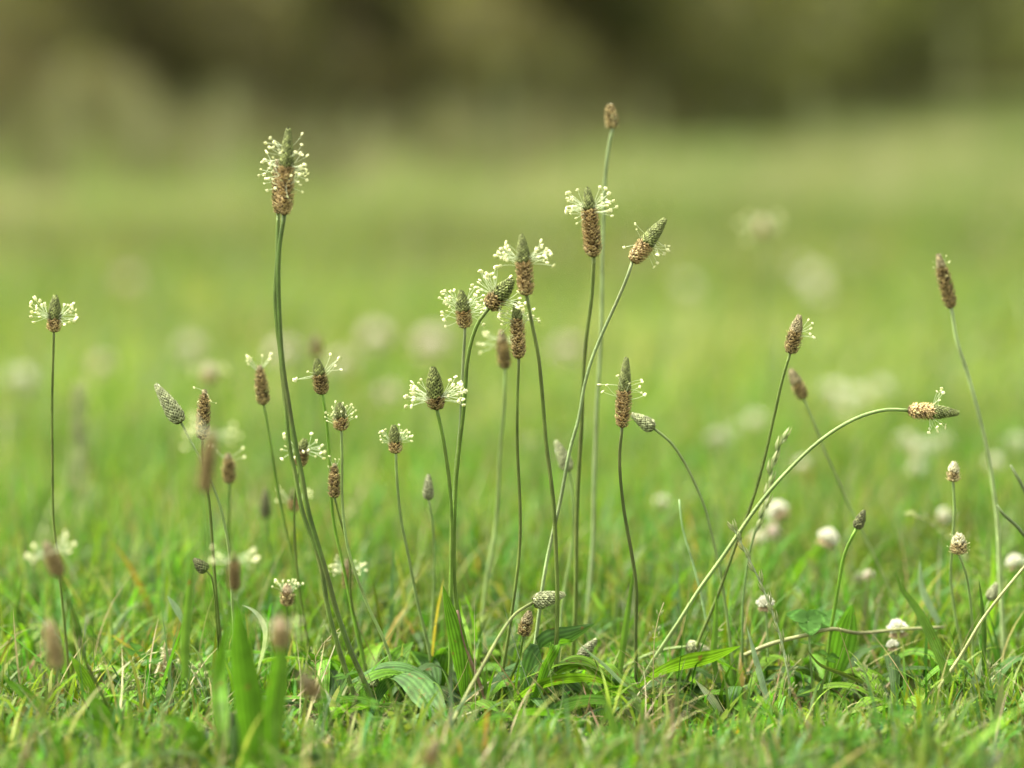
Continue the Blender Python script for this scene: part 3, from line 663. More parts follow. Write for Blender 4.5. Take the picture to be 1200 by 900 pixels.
strand('grass_straw', 'long straight straw slanting up to the right edge', 'grass stem', [(1096, 812), (1125, 770), (1150, 728), (1175, 695), (1204, 660)], -1, 4.0, (0.24, 0.27, 0.11))
strand('grass_straw', 'short dark curved stem entering at the right edge', 'grass stem', [(1205, 633), (1190, 615), (1176, 603), (1168, 592)], 2, 4.0, (0.07, 0.10, 0.035))
strand('grass_straw', 'dark stem tip at the right edge above the curved one', 'grass stem', [(1206, 585), (1194, 562), (1184, 545)], 3, 4.0, (0.08, 0.11, 0.04))
strand('grass_straw', 'dark bare stem slanting left of the bright bud stem', 'grass stem', [(262, 800), (258, 740), (252, 690), (247, 620), (243, 560)], 1, 2.6, (0.06, 0.065, 0.03))
strand('grass_straw', 'thin upright pale grass stem between bowed stalk and arch', 'grass stem', [(830, 740), (822, 700), (812, 660), (800, 620), (796, 585)], 2, 2.4, (0.22, 0.34, 0.15))
strand('grass_straw', 'brown leaning stem at the foot of the centre clump', 'grass stem', [(572, 830), (560, 795), (545, 757), (536, 715)], 0, 4.0, (0.13, 0.085, 0.05))

# ------------------------------------------------------------------ leaves
def leaf_mesh(P, wid, side, fold=0.25, ribs=0.034, nseg=26, nu=15, wprof=None, wave=0.0, seed=0, curl=0.0):
    pts = spline(P, 0.004); n0 = len(pts)
    idx = np.linspace(0, n0 - 1, nseg + 1)
    pts = [pts[int(i)].lerp(pts[min(int(i) + 1, n0 - 1)], i - int(i)) for i in idx]
    V = []; Fc = []; U = []
    if wprof is None: wprof = lambda t: (0.22 + 0.78 * math.sin(min(1, t * 1.35) * math.pi / 2) ** 1.2) * (1 - max(0, (t - .45) / .55) ** 2.0) + 0.015
    for i, p in enumerate(pts):
        t = i / nseg; tan = (pts[min(i + 1, nseg)] - pts[max(i - 1, 0)]).normalized()
        s = side(t) if callable(side) else side
        s = (s - tan * s.dot(tan)).normalized(); nrm = s.cross(tan).normalized()
        hw = wid / 2 * wprof(t)
        for k in range(nu):
            u = -1 + 2 * k / (nu - 1)
            z = abs(u) * fold * hw + ribs * wid * 0.5 * math.cos(u * math.pi * 2.5) * (1 - abs(u) ** 4) * min(1, hw / (wid * .25)) - curl * hw * u * u
            z += wave * wid * math.sin(t * 17 + seed + u) * u * abs(u)
            edge = 1 + 0.05 * noise.noise(Vector((t * 14, u, seed)))
            V.append(p + s * hw * u * edge + nrm * z); U.append((u / 2 + .5, t, 0))
    for i in range(nseg):
        for k in range(nu - 1):
            a = i * nu + k; Fc.append((a, a + 1, a + nu + 1, a + nu))
    return V, Fc, U

def leaf(parent, off, label, pts, blur, wpx, side, col, **kw):
    Ys = blur if isinstance(blur, (list, tuple)) else [blur] * len(pts)
    P = [at(x, y, dist(b)) - off for (x, y), b in zip(pts, Ys)]
    V, Fc, U = leaf_mesh(P, wpx * pxm(dist(Ys[0])), side, **kw)
    me = mesh_from('leaf', V, Fc, M_LEAF, [(1, 1, 1)] * len(V), True, None, U)
    o = link('leaf', me, parent); o.color = (*col, 1)
    if label: o['label'] = label
    return o

XV = Vector((1, 0, 0)); YV = Vector((0, 1, 0)); ZV = Vector((0, 0, 1))
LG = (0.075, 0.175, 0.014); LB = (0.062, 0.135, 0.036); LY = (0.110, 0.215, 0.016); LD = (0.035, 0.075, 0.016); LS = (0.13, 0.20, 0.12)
def rosette(label, centre, Yb, leaves, extra=7):
    base = at(centre[0], centre[1], dist(Yb)); base.z = 0.0
    o = empty('plantain_rosette', base); tag(o, label, 'plantain', 'leaf rosettes at the feet of the stalks')
    for L in leaves: leaf(o, base, *L[:6], **(L[6] if len(L) > 6 else {}))
    rl = random.Random(int(centre[0])); a0 = rl.random() * 6.28
    for q in range(extra):                     # the rest of the rosette, all round
        a = a0 + q * 2.4; ln = rl.uniform(.045, .085); hgt = rl.uniform(.012, .034); d = Vector((math.cos(a), math.sin(a), 0)); bow = Vector((-d.y, d.x, 0)) * rl.gauss(0, .008)
        if d.y < -.2: ln *= .55; hgt *= .5
        P = [d * .004, d * ln * .3 + Vector((0, 0, hgt * .8)) + bow * .4, d * ln * .62 + Vector((0, 0, hgt)) + bow, d * ln + Vector((0, 0, max(.004, hgt * rl.uniform(.1, .9)))) + bow * 1.5]
        V, Fc, U = leaf_mesh(P, rl.uniform(.009, .015), Vector((-d.y, d.x, rl.gauss(0, .25))), fold=rl.uniform(.15, .5), wave=rl.uniform(0, .03), seed=q)
        lo = link('leaf', mesh_from('leaf', V, Fc, M_LEAF, [(1, 1, 1)] * len(V), True, None, U), o); c = rl.choice((LG, LB, LY, LD)); lo.color = (*c, 1)
    return o
v = lambda x, y, z: Vector((x, y, z)).normalized()
rosette('broad ribbed plantain leaves spreading low left of centre, one folded over to face the front', (455, 838), 0, [
    ('broad leaf arching over with its ribbed face hanging forward', [(440, 822), (452, 800), (468, 790), (484, 796), (500, 815), (516, 840), (524, 862)], [0, 0, -.5, -1, -2, -2.6, -3], 38, v(1, -.15, .28), LB, dict(fold=.18)),
    ('long light green leaf lying across from the left', [(486, 868), (462, 838), (436, 806), (400, 784), (366, 772), (340, 768)], [-1, 0, 1, 1.5, 2, 3], 34, v(.25, -.6, .75), LG, {}),
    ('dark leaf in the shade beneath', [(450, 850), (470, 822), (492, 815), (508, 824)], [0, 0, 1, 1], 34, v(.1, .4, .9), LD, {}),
    ('upright leaf bending right behind the folded one', [(458, 838), (460, 802), (467, 772), (484, 752)], [1, 1, 1.5, 2], 30, v(1, .1, .15), LG, dict(fold=.35)),
    (None, [(500, 838), (507, 802), (500, 774), (482, 762)], [1.5, 1.5, 2, 2], 28, v(1, -.2, .1), LB, dict(fold=.4)),
    (None, [(440, 832), (428, 798), (434, 768), (450, 752)], [2, 2, 2.5, 3], 26, v(1, .2, .1), LY, dict(fold=.35)),
    (None, [(516, 838), (512, 798), (518, 768), (534, 756)], [2, 2, 2, 2.5], 24, v(1, .1, .1), LG, dict(fold=.4)),
    (None, [(420, 838), (398, 806), (384, 782), (364, 776)], [1, 1, 1.5, 2], 28, v(.7, -.2, .5), LG, dict(fold=.3)),
    ('wide leaf lying toward the front left', [(452, 842), (430, 836), (402, 832), (378, 846), (362, 858)], [0, -1, -2, -3, -3], 30, v(.15, -.6, .8), LG, {}),
    (None, [(462, 842), (480, 828), (500, 836), (522, 850), (548, 862)], [0, -1, -2, -3, -4], 30, v(.1, -.7, .7), LG, {}),
    (None, [(448, 838), (436, 800), (420, 780), (398, 770), (380, 776)], [2, 2, 3, 3, 3], 28, v(.3, -.4, .8), LY, {}),
    (None, [(455, 840), (425, 822), (395, 822), (365, 828), (350, 818)], [0, -1, -1, -1, -1], 24, v(.2, -.5, .8), LB, {}),
    (None, [(470, 838), (505, 805), (494, 785), (478, 765), (468, 748)], [1, 2, 2, 3, 3], 26, v(.8, .2, -.5), LG, dict(fold=.5)),
    (None, [(490, 840), (500, 800), (512, 770), (524, 757), (534, 772)], [1, 2, 2, 2, 2], 22, v(.9, .4, .1), LG, dict(fold=.5)),
    (None, [(430, 835), (405, 800), (440, 775), (470, 772)], [4, 5, 5, 5], 30, v(.2, .3, 1), LY, {}),
])
rosette('plantain leaves at the foot of the centre clump, one standing straight up', (548, 838), 0, [
    ('upright narrow leaf with pointed tip', [(545, 832), (541, 790), (535, 750), (526, 715), (519, 686)], [0, 0, 0, 0, 0], 24, v(.95, .3, .1), LG, dict(fold=.45)),
    ('second upright leaf close behind', [(552, 832), (556, 800), (548, 760), (541, 722), (538, 700)], [1, 1, 1, 2, 2], 15, v(.9, -.4, .1), LY, dict(fold=.4)),
    (None, [(560, 838), (575, 812), (590, 800), (606, 806)], [0, 0, -1, -1], 16, v(.3, .6, .7), LG, {}),
])
rosette('arching plantain leaves right of the centre clump with a blue green one behind', (612, 842), 0, [
    ('leaf rising and arching to a point on the right', [(614, 838), (618, 800), (628, 768), (645, 752), (668, 745), (697, 731)], [0, 0, 0, 0, 0, 0], 30, v(.75, -.1, .8), LB, dict(fold=.5)),
    ('rear blue green leaf out of focus', [(610, 835), (602, 800), (602, 765), (612, 742), (618, 738)], [3, 4, 4, 4, 4], 30, v(1, .1, 0), (0.075, 0.125, 0.075), {}),
    (None, [(616, 840), (630, 806), (640, 776), (652, 757), (672, 752)], [-1, -1, -1, -1, 0], 17, v(.8, .3, .5), LG, dict(fold=.5)),
    ('long light leaf stretching low to the right', [(585, 845), (605, 822), (630, 806), (660, 798), (695, 797), (725, 806)], [-1, -1, -1, -1, -1, -1], 27, v(.05, -.75, .66), LY, {}),
    (None, [(650, 838), (672, 812), (700, 800), (735, 797), (770, 803)], [1, 1, 2, 2, 2], 22, v(.05, -.7, .7), LG, {}),
    (None, [(606, 846), (586, 842), (560, 848), (540, 862)], [-1, -2, -3, -3], 24, v(.1, -.7, .7), LG, {}),
    (None, [(636, 842), (668, 826), (705, 822), (742, 832)], [-1, -2, -2, -2], 26, v(.05, -.72, .66), LB, {}),
    (None, [(640, 838), (650, 815), (664, 793), (682, 778)], [0, 0, 0, 0], 14, v(.8, .2, .5), LB, {}),
    (None, [(620, 846), (600, 838), (640, 836), (690, 846)], [-2, -3, -3, -3], 18, v(.1, -.7, .7), LG, {}),
])
rosette('long plantain leaf reaching right at the foot of the arching stalk', (752, 812), 0, [
    ('long leaf stretched to the right', [(748, 806), (770, 790), (800, 779), (835, 771), (868, 757)], [0, 0, 0, 0, 0], 30, v(.0, -.62, .78), LY, {}),
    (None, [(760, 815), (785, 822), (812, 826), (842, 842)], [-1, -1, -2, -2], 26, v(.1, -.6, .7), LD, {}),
    (None, [(744, 812), (728, 806), (705, 812), (690, 822)], [-1, -1, -1, -1], 22, v(.1, -.6, .7), LG, {}),
])
rosette('broad blurred plantain leaves standing upright in the left foreground', (285, 905), -9, [
    ('broad upright leaf, left of the pair', [(300, 925), (292, 860), (286, 800), (280, 750), (278, 706)], [-9] * 5, 36, v(1, .25, 0), LG, dict(fold=.4)),
    ('narrow leaf overlapping on the left', [(268, 925), (262, 860), (258, 800), (262, 760), (270, 728)], [-8, -8, -7, -7, -7], 24, v(1, -.3, 0), LG, dict(fold=.4)),
    ('upright leaf with bent tip at right', [(316, 925), (318, 870), (322, 820), (328, 775), (334, 738)], [-10] * 5, 30, v(1, .15, 0), LG, dict(fold=.4)),
    (None, [(255, 925), (235, 880), (215, 850), (190, 838)], [-8, -8, -8, -8], 24, v(.5, .3, .7), LG, {}),
    (None, [(296, 925), (304, 880), (300, 830), (292, 770), (296, 740)], [-7] * 5, 20, v(1, .3, 0), LG, dict(fold=.5)),
])
rosette('single broad bright leaf standing upright beside the pale lying stalk', (972, 800), 2, [
    ('broad upright leaf', [(976, 812), (980, 785), (986, 755), (992, 730), (999, 708)], [2, 2, 2, 2, 2], 36, v(1, .2, 0), (0.085, 0.20, 0.02), dict(fold=.3)),
    (None, [(985, 812), (1000, 795), (1020, 790), (1042, 800)], [1, 1, 1, 1], 14, v(.3, .3, .8), LY, {}),
])
rosette('striped plantain leaves low in the far left foreground', (60, 850), -3, [
    (None, [(62, 850), (45, 828), (26, 810), (5, 796)], [-3] * 4, 15, v(.5, .2, .8), LG, {}),
    (None, [(118, 830), (106, 806), (94, 785), (82, 768)], [-2] * 4, 16, v(.6, .2, .8), LY, {}),
    (None, [(140, 880), (125, 845), (112, 825), (100, 812)], [-5] * 4, 22, v(.8, .1, .6), LG, {}),
    (None, [(60, 850), (88, 846), (118, 858), (150, 880)], [-6] * 4, 24, v(.1, -.5, .8), LG, {}),
])

for lab, cx_, cy_, bl in [('small leaf rosette between the foreground leaves and the folded ribbed leaf', 385, 842, -1), ('leaf rosette under the nodding pale bud stem', 868, 812, 1), ('leaf rosette behind the straight narrow upright leaf', 512, 812, 3),
        ('leaf rosette at the foot of the ragged spike', 712, 828, 0), ('leaf rosette in the lawn at the right edge', 1150, 815, 1), ('leaf rosette beneath the small clovers on the lying stalk', 1050, 822, 0), ('leaf rosette at left under the low frizzy head', 190, 830, 1),
        ('leaf rosette at the feet of the thin left stems', 262, 815, 2)]:
    rosette(lab, (cx_, cy_), bl, [], extra=9)

# single grass blades that stand out
def blade(label, pts, blur, wpx, col, side=v(1, .2, 0), group='single grass blades that stand out'):
    Ys = blur if isinstance(blur, (list, tuple)) else [blur] * len(pts)
    P = [at(x, y, dist(b)) for (x, y), b in zip(pts, Ys)]
    for p in P: p.z = max(p.z, 0.002)
    off = P[0].copy()
    V, Fc, U = leaf_mesh([p - off for p in P], wpx * pxm(dist(Ys[0])), side, fold=.45, ribs=.03, nseg=18, nu=7,
                         wprof=lambda t: (0.75 + .25 * min(1, t * 3)) * (1 - max(0, (t - .35) / .65) ** 2) + .01)
    o = link('grass_strand', mesh_from('grass_strand', V, Fc, M_LEAF, [(1, 1, 1)] * len(V), True, None, U), loc=off)
    o.color = (*col, 1); tag(o, label, 'grass blade', group)
BG = (0.09, 0.17, 0.03); SV = (0.20, 0.28, 0.20)
blade('blurred upright green blade left of the dark stem', [(217, 795), (217, 750), (221, 700), (226, 655)], -5, 12, BG)
blade('pale blade leaning left behind the upright blurred one', [(216, 730), (206, 712), (196, 698)], 2, 8, SV)
blade('arched silvery leaf strip left of the broad foreground leaves', [(300, 790), (310, 740), (298, 716), (283, 709)], 1, 8, (0.30, 0.36, 0.26), v(.4, .4, .8))
blade('white dead blade lying right of the long reaching leaf', [(846, 836), (833, 816), (815, 797)], 0, 10, (0.42, 0.46, 0.34), v(.6, -.3, .5))
blade('silver blade slanting left in front of the lying stalk', [(902, 832), (890, 790), (882, 760), (875, 734)], 0, 8, SV)
blade('thin blue green blade crossing left foot of the reaching leaf', [(752, 822), (730, 800), (708, 778), (690, 764), (678, 752)], -1, 6, SV, v(.5, -.5, .6))
blade('broad green blade leaning left, right of the clover', [(1112, 800), (1095, 755), (1075, 715), (1056, 690), (1049, 668)], -2, 13, BG)
blade('blade lying low from the bright leaf toward the left', [(1012, 800), (985, 788), (960, 778), (945, 760)], -1, 6, (0.06, 0.09, 0.02), v(.3, -.4, .8))
blade('upright dark green blade near the right edge beneath the straw', [(1152, 780), (1153, 740), (1150, 705), (1147, 678)], 0, 6, (0.05, 0.10, 0.02))
blade('silvery blade standing at right below the straw', [(1138, 812), (1145, 790), (1150, 770)], 0, 10, (0.30, 0.38, 0.26))
blade('thin grey green blade left edge of the round tan head stem', [(1100, 730), (1080, 690), (1078, 655)], 4, 9, SV)
blade('slim green blade beside the dark stem of the ragged spike', [(726, 790), (732, 740), (738, 700), (742, 665)], 1, 8, BG)
blade('dark green blade crossing the reaching leaf upward', [(842, 800), (836, 770), (838, 735), (840, 690)], 1, 8, BG)
blade('bright blade at the left edge, blurred and upright', [(8, 780), (14, 740), (22, 700), (28, 672)], 5, 9, BG)
blade('curved pale blade in the left meadow, arching right', [(120, 760), (135, 735), (150, 715), (163, 705)], 5, 8, SV)
blade('narrow upright blade between the bright stem and bent bud', [(573, 840), (568, 800), (560, 770)], 0, 6, BG)
blade('green blade leaning right behind the lying bud', [(848, 780), (862, 750), (875, 720)], 3, 6, BG)
blade('blurred wide blade rising from the bottom right of centre', [(718, 930), (722, 880), (716, 840), (705, 812)], -9, 14, BG)
blade('blurred pale blade at the bottom, second from the right', [(1080, 935), (1086, 880), (1084, 840), (1078, 815)], -10, 13, (0.12, 0.2, 0.06))
blade('blurred green blade at the bottom edge, left of the pale one', [(1000, 935), (996, 880), (1002, 845), (1012, 825)], -9, 12, BG)

# ------------------------------------------------------------------ seeding grasses
def spikelet_mesh():
    g_ = G()
    for q in range(4):
        a = q * 1.57; s_ = Vector((math.cos(a), math.sin(a), 0)); t_ = Vector((-math.sin(a), math.cos(a), 0))
        b = Vector((0, 0, 0.10 * q))
        g_.add([b, b + s_ * .14 + t_ * .10 + Vector((0, 0, .45)), b + s_ * .14 - t_ * .10 + Vector((0, 0, .45)), b + s_ * .08 + Vector((0, 0, .95)), b + s_ * .20 + Vector((0, 0, .45))],
               [(0, 1, 4), (0, 4, 2), (1, 3, 4), (4, 3, 2)], [(.10, .14, .05), (.30, .34, .16), (.30, .34, .16), (.42, .42, .24), (.20, .25, .10)])
    return g_.mesh('spikelet', M_SEED)
SPK = spikelet_mesh()
def seed_grass(label, pts, blur, sw, col, ns, size, start=0.45, spread=0.3, branch=0.0, seed=0):
    Ys = blur if isinstance(blur, (list, tuple)) else [blur] * len(pts)
    P = [at(x, y, dist(b)) for (x, y), b in zip(pts, Ys)]
    if P[0].z > .01: P.insert(0, Vector((P[0].x, P[0].y + .005, 0)))
    off = P[0].copy(); root = empty('grass_seed_stalk', off); tag(root, label, 'seed stalk', 'grasses gone to seed')
    pts3 = [p - off for p in spline(P, .006)]; r = sw * pxm(dist(Ys[0])) / 2
    g_ = G(); tube(g_, pts3, lambda t: r * (1.1 - .5 * t), 6)
    o = link('stem', g_.mesh('stem', M_STEM), root); o.color = (*col, 1)
    rs = random.Random(seed + 5); n = len(pts3)
    for k in range(ns):
        t = start + (1 - start) * k / max(1, ns - 1); i = min(n - 2, int(t * (n - 1))); p = pts3[i]; tan = (pts3[i + 1] - pts3[max(0, i - 1)]).normalized()
        sd = (-1) ** k; lat = Vector((sd, rs.uniform(-.6, .6), 0)).normalized()
        q = p.copy()
        if branch > 0:
            q = p + (lat * .8 + tan * .5 + Vector((0, 0, rs.uniform(-.3, .3)))) * branch * (1.15 - (t - start) / (1 - start)) * rs.uniform(.4, 1)
            g2 = G(); tube(g2, [p, p.lerp(q, .5) + tan * branch * .1, q], r * .35, 4)
            bo = link('branch', g2.mesh('branch', M_STEM), root); bo.color = (*col, 1)
        d = (tan + lat * spread * rs.uniform(.5, 1.4)).normalized(); x = d.orthogonal().normalized(); y = d.cross(x)
        so = link('spikelet', SPK, root); so.matrix_local = Matrix.Translation(q) @ Matrix((x, y, d)).transposed().to_4x4() @ Matrix.Scale(size * pxm(dist(Ys[0])), 4)
seed_grass('ryegrass spike curving up right with pointed tip, beside the crossing stems', [(870, 752), (871, 700), (880, 640), (897, 590), (904, 550), (914, 522), (923, 503)], 2, 3.6, (0.10, 0.17, 0.05), 9, 22, .66, .12, seed=1)
seed_grass('pale ryegrass spike leaning left above the small white clover', [(925, 800), (917, 757), (907, 723), (893, 687), (880, 660), (858, 615)], 0, 3.4, (0.25, 0.32, 0.17), 15, 17, .25, .22, seed=2)
seed_grass('yellow green feathery grass head drooping left near the right edge', [(1175, 700), (1160, 668), (1130, 640), (1100, 615), (1062, 600)], 7, 2.6, (0.22, 0.27, 0.06), 22, 11, .35, .4, .020, seed=3)
seed_grass('tiny tan grass panicle in front of the arching stalk base', [(766, 765), (768, 740), (772, 722), (778, 706)], -1, 1.8, (0.28, 0.25, 0.12), 16, 7, .25, .4, .006, seed=4)
seed_grass('small green panicle in the left foreground grass', [(138, 838), (140, 815), (150, 800), (168, 790)], -1, 1.6, (0.18, 0.24, 0.07), 18, 8, .25, .5, .010, seed=5)
seed_grass('second small green panicle close above the first at left', [(150, 800), (158, 780), (172, 768), (190, 762)], -1, 1.6, (0.18, 0.24, 0.07), 16, 8, .25, .5, .009, seed=6)
seed_grass('fine brown panicle behind the leaf left of the twin stems', [(370, 770), (378, 755), (388, 745), (400, 735)], 0, 1.6, (0.30, 0.25, 0.13), 14, 7, .2, .5, .008, seed=8)
seed_grass('pale blurred seed plume on the left meadow behind the first stalk', [(92, 660), (92, 600), (92, 540), (92, 500), (93, 455)], 17, 5.0, (0.28, 0.30, 0.16), 22, 20, .45, .3, .006, seed=9)
for lab, px, py, sd, sz in [('feathery green weed spray under the fallen stalk at right', 1010, 775, -1, 8), ('thin feathery seed spray right of the sharp white clover', 930, 772, 1, 7), ('feathery spray in the grass below the slanting right straw', 1165, 770, 1, 8),
        ('small seed spray left of the blurred foreground leaves', 228, 772, -1, 8), ('small seed spray behind the lying flat bud', 842, 728, 1, 7), ('tan seed spray at the far left beside the reddish head', 112, 775, 1, 8), ('green seed spray in front of the lower right small heads', 1108, 792, -1, 7)]:
    seed_grass(lab, [(px - sd * 14, py + 62), (px - sd * 12, py + 38), (px - sd * 5, py + 14), (px + sd * 9, py)], 0 if py > 760 else 2, 1.7, (0.17, 0.24, 0.07) if sd < 0 else (0.25, 0.25, 0.11), 18, sz, .25, .5, .009, seed=px)
# blurred tall plumes farther back, reaching above the horizon
far_plumes = [(75, 70, 6.0, 'leftmost'), (268, 100, 6.5, 'second from the left'), (590, 72, 6.5, 'the one above the centre clump'), (480, 262, 4.2, 'faint, above the stout dark cone'),
              (1118, 30, 9.0, 'at the upper right corner'), (950, 110, 8.0, 'right of the tallest thin stem'), (160, 90, 9.0, 'between the two left plumes'),
              (1030, 150, 7.0, 'behind the upper right stalks'), (430, 130, 8.0, 'right of the tallest left head'), (760, 120, 8.5, 'just right of the tiny tan head')]
for k, (px, py, Y, wh) in enumerate(far_plumes):
    blur = BIG * (1 - 1.75 / Y); g0 = ypx(Y)
    seed_grass('tall blurred meadow seed plume, ' + wh, [(px + 6, g0 - 4), (px + 4, (g0 + py) / 2), (px, py + 30), (px - 1, py)], blur, 1.6, (0.32, 0.32, 0.16), 26, 9, .5, .35, .028, seed=20 + k)

# ------------------------------------------------------------------ white clover
def clover_head_mesh(seed, pink=0.0, R0=0.0095):
    rs = random.Random(seed); g_ = G()
    for i in range(75):
        zz = 1 - 1.75 * (i + .5) / 75; a = i * 2.39996; rr = math.sqrt(max(0, 1 - zz * zz)); d = Vector((rr * math.cos(a), rr * math.sin(a), zz))
        low = zz < -0.35
        up = Vector((0, 0, 1)); d2 = (d + up * (.35 if not low else -.5)).normalized()
        sd = d2.cross(up); sd = sd.normalized() if sd.length > 1e-3 else Vector((1, 0, 0)); nn = sd.cross(d2)
        l = R0 * rs.uniform(.62, .8); wv = R0 * .17; b = d * R0 * .34
        top = (0.66, 0.66, 0.56) if not low else (0.45, 0.36, 0.22)
        if pink: top = tuple(t * (1 - pink) + p * pink for t, p in zip(top, (0.60, 0.47, 0.45)))
        bas = (0.50, 0.50, 0.36) if not low else (0.28, 0.18, 0.10)
        V_ = [b, b + d2 * l * .6 + sd * wv, b + d2 * l * .6 - sd * wv, b + d2 * l * .65 + nn * wv * 1.2, b + d2 * l + nn * wv * .6, b + d2 * l * .5 - nn * wv]
        g_.add(V_, [(0, 1, 3), (0, 3, 2), (1, 4, 3), (3, 4, 2), (0, 5, 1), (0, 2, 5), (1, 5, 4), (5, 2, 4)], [bas, top, top, top, top, bas])
    return g_.mesh('flower_head', M_PETAL, smooth=False)
CLH = [clover_head_mesh(1), clover_head_mesh(2), clover_head_mesh(3, .5), clover_head_mesh(4, .85)]
def clover(label, px, py, Y=None, blur=None, size=1.0, var=0, hz=None, group='white clover flowers in the grass', lean=0.0):
    if Y is None: Y = dist(blur)
    p = at(px, py, Y)
    base = Vector((p.x + lean, p.y + .004, 0)); root = empty('clover_flower', base); tag(root, label, 'clover', group)
    g_ = G(); q = p - base
    tube(g_, spline([Vector((0, 0, 0)), q * .5 + Vector((.002, 0, 0)), q], .012), .0008, 6)
    so = link('stem', g_.mesh('stem', M_STEM), root); so.color = (.14, .22, .07, 1)
    ho = link('flower_head', CLH[var], root, q); ho.rotation_euler = (random.gauss(0, .25), random.gauss(0, .25), random.random() * 6.28); ho.scale = (size,) * 3
    return root
for lab, px, py, b, s, var in [
    ('sharp small white clover head beside the leaning pale ryegrass', 897, 708, 2, .85, 0),
    ('white clover head on the lying stalk, right of the bright leaf', 1052, 738, 3, 1.0, 0),
    ('small half open white clover bud below the one on the lying stalk', 1046, 757, 2, .6, 1),
    ('white clover with flat top, nearest the pale drooping arch at right', 912, 600, 12, 1.15, 0),
    ('faded tan clover directly under the flat topped white one', 905, 624, 12, .9, 3),
    ('pale clover half hidden left of the faded tan one', 888, 632, 13, .9, 1),
    ('white domed clover right of the flat topped one', 970, 632, 9, 1.1, 0),
    ('small pinkish clover low behind the slim dark bud', 1018, 674, 8, .55, 2),
    ('pink tinged clover left neighbour of the small pinkish one', 1005, 677, 9, .5, 2),
    ('pale blurred clover between the upper small heads at right', 1108, 606, 14, 1.0, 1)]:
    clover(lab, px, py, blur=b, size=s * .72, var=var)
def bgY(py, hz=.09):                          # distance at which a flower hz high shows at row py
    return (CAM_H - hz) / math.tan(PITCH + math.atan((py - 450) / F))
far_cl = [('large pale blurred clover below and right of the distant tan head', 955, 330, 1.9, 0), ('dim neighbour above the large pale blurred clover', 940, 318, 1.3, 1), ('second flower under the large pale clover', 962, 345, 1.3, 0),
    ('blurred pale clover between slanting stem and distant tan head', 805, 338, 1.5, 1),
    ('pinkish blurred clover left of the twin stems, highest of its kind', 222, 413, 1.5, 2), ('pink blurred clover behind the twin stems', 332, 415, 1.3, 2),
    ('pink blurred clover right of the small dark topped head', 440, 396, 1.4, 2), ('pale clover under the pink one right of the dark topped head', 403, 428, 1.2, 2),
    ('pink white blurred clover left of the pale tipped centre head', 506, 405, 1.6, 2), ('whitish blurred clover at the left edge', 24, 450, 1.4, 1),
    ('faint clover at the left behind the first stem', 120, 430, 1.1, 3), ('brownish faded clover between cone head and clump', 455, 465, 1.0, 3),
    ('blurred clover right of the centre spikes', 665, 412, 1.3, 3),
    ('white blurred clover left of the greyish head stem', 885, 495, 1.4, 0), ('white blurred clover beside it lower left', 842, 516, 1.5, 0), ('small clover between those two white ones', 862, 505, .9, 1),
    ('white clover, left of the row behind the arched head', 975, 462, 1.4, 0), ('white clover, brightest of the row behind the arched head', 1003, 470, 1.6, 0), ('white clover, lower in the row behind the arched head', 990, 485, 1.3, 0),
    ('white clover, right end of the row behind the arched head', 1030, 458, 1.3, 1),
    ('white clover cluster below the arched head, left one', 1062, 520, 1.4, 0), ('white clover cluster below the arched head, middle one', 1082, 530, 1.5, 0), ('white clover cluster below the arched head, right one', 1104, 520, 1.2, 1),
    ('clover lower in the patch under the arched head', 1075, 550, 1.1, 1), ('pale clover at the right edge above the dark stem tips', 1190, 522, 1.5, 1), ('pale clover left of the right edge flower', 1165, 545, 1.2, 1),
    ('pale clover right of the nodding pale bud stem', 776, 590, .85, 1),
    ('dim clover behind the tan bud', 620, 520, 1.0, 3), ('dim clover below the arch on the left', 940, 545, .8, 1),
    ('pinkish clover far back above the pale bud', 150, 330, 1.3, 3), ('small dull clover far back above the row at right', 1000, 300, 1.3, 3), ('far dull clover over the right brown head', 1160, 270, 1.4, 3),
    ('small white clover low behind the fallen stalk', 1190, 660, .9, 0)]
for lab, px, py, s, var in far_cl: clover(lab, px, py, Y=bgY(py) * 1.10, size=s * ((1.25 if px < 700 else .95) if py < 480 else .72), var=var)

# clover leaf of three leaflets beside the bright leaf
def clover_leaf(label, px, py, blur, size, tilt, col=(.045, .11, .022)):
    p = at(px, py, dist(blur)); base = Vector((p.x + .004, p.y, 0)); root = empty('clover_leaf', base); tag(root, label, 'clover leaf', 'clover leaves on their own stalks')
    g_ = G(); q = p - base; tube(g_, [Vector((0, 0, 0)), q * .6, q], .0007, 6); so = link('stem', g_.mesh('stem', M_STEM), root); so.color = (.14, .22, .07, 1)
    for k in range(3):
        a = 0.6 + k * 2.094; o = Vector((math.cos(a), math.sin(a), 0)); o = (o - tilt * o.dot(tilt)).normalized(); sd = tilt.cross(o)
        V_ = []; Fc_ = []; nu, nv = 9, 9; cl = []
        for i in range(nv):
            t = i / (nv - 1); hw = size * .48 * math.sin(min(1, t * 1.02) ** .75 * math.pi) ** .6 if 0 < t < 1 else 0.0002
            for j in range(nu):
                u = -1 + 2 * j / (nu - 1)
                V_.append(q + o * size * (t - .06 * (1 - abs(u)) * (t > .85)) + sd * hw * u + tilt * (abs(u) * hw * .3 + size * .02 * math.sin(u * 9)))
                chev = abs((t - .1) - .45 - .2 * (1 - abs(u))) < .07; cl.append(tuple(c * (1.7 if chev else 1) for c in col))
        for i in range(nv - 1):
            for j in range(nu - 1):
                a_ = i * nu + j; Fc_.append((a_, a_ + 1, a_ + nu + 1, a_ + nu))
        link('leaflet', mesh_from('leaflet', V_, Fc_, M_CLOVER, cl), root)
clover_leaf('clover leaf with three wide leaflets left of the bright upright leaf', 947, 728, 1, .014, v(.1, -.5, .9))
clover_leaf('smaller clover leaf just right of the wide one', 972, 725, 3, .011, v(-.2, -.4, .9))
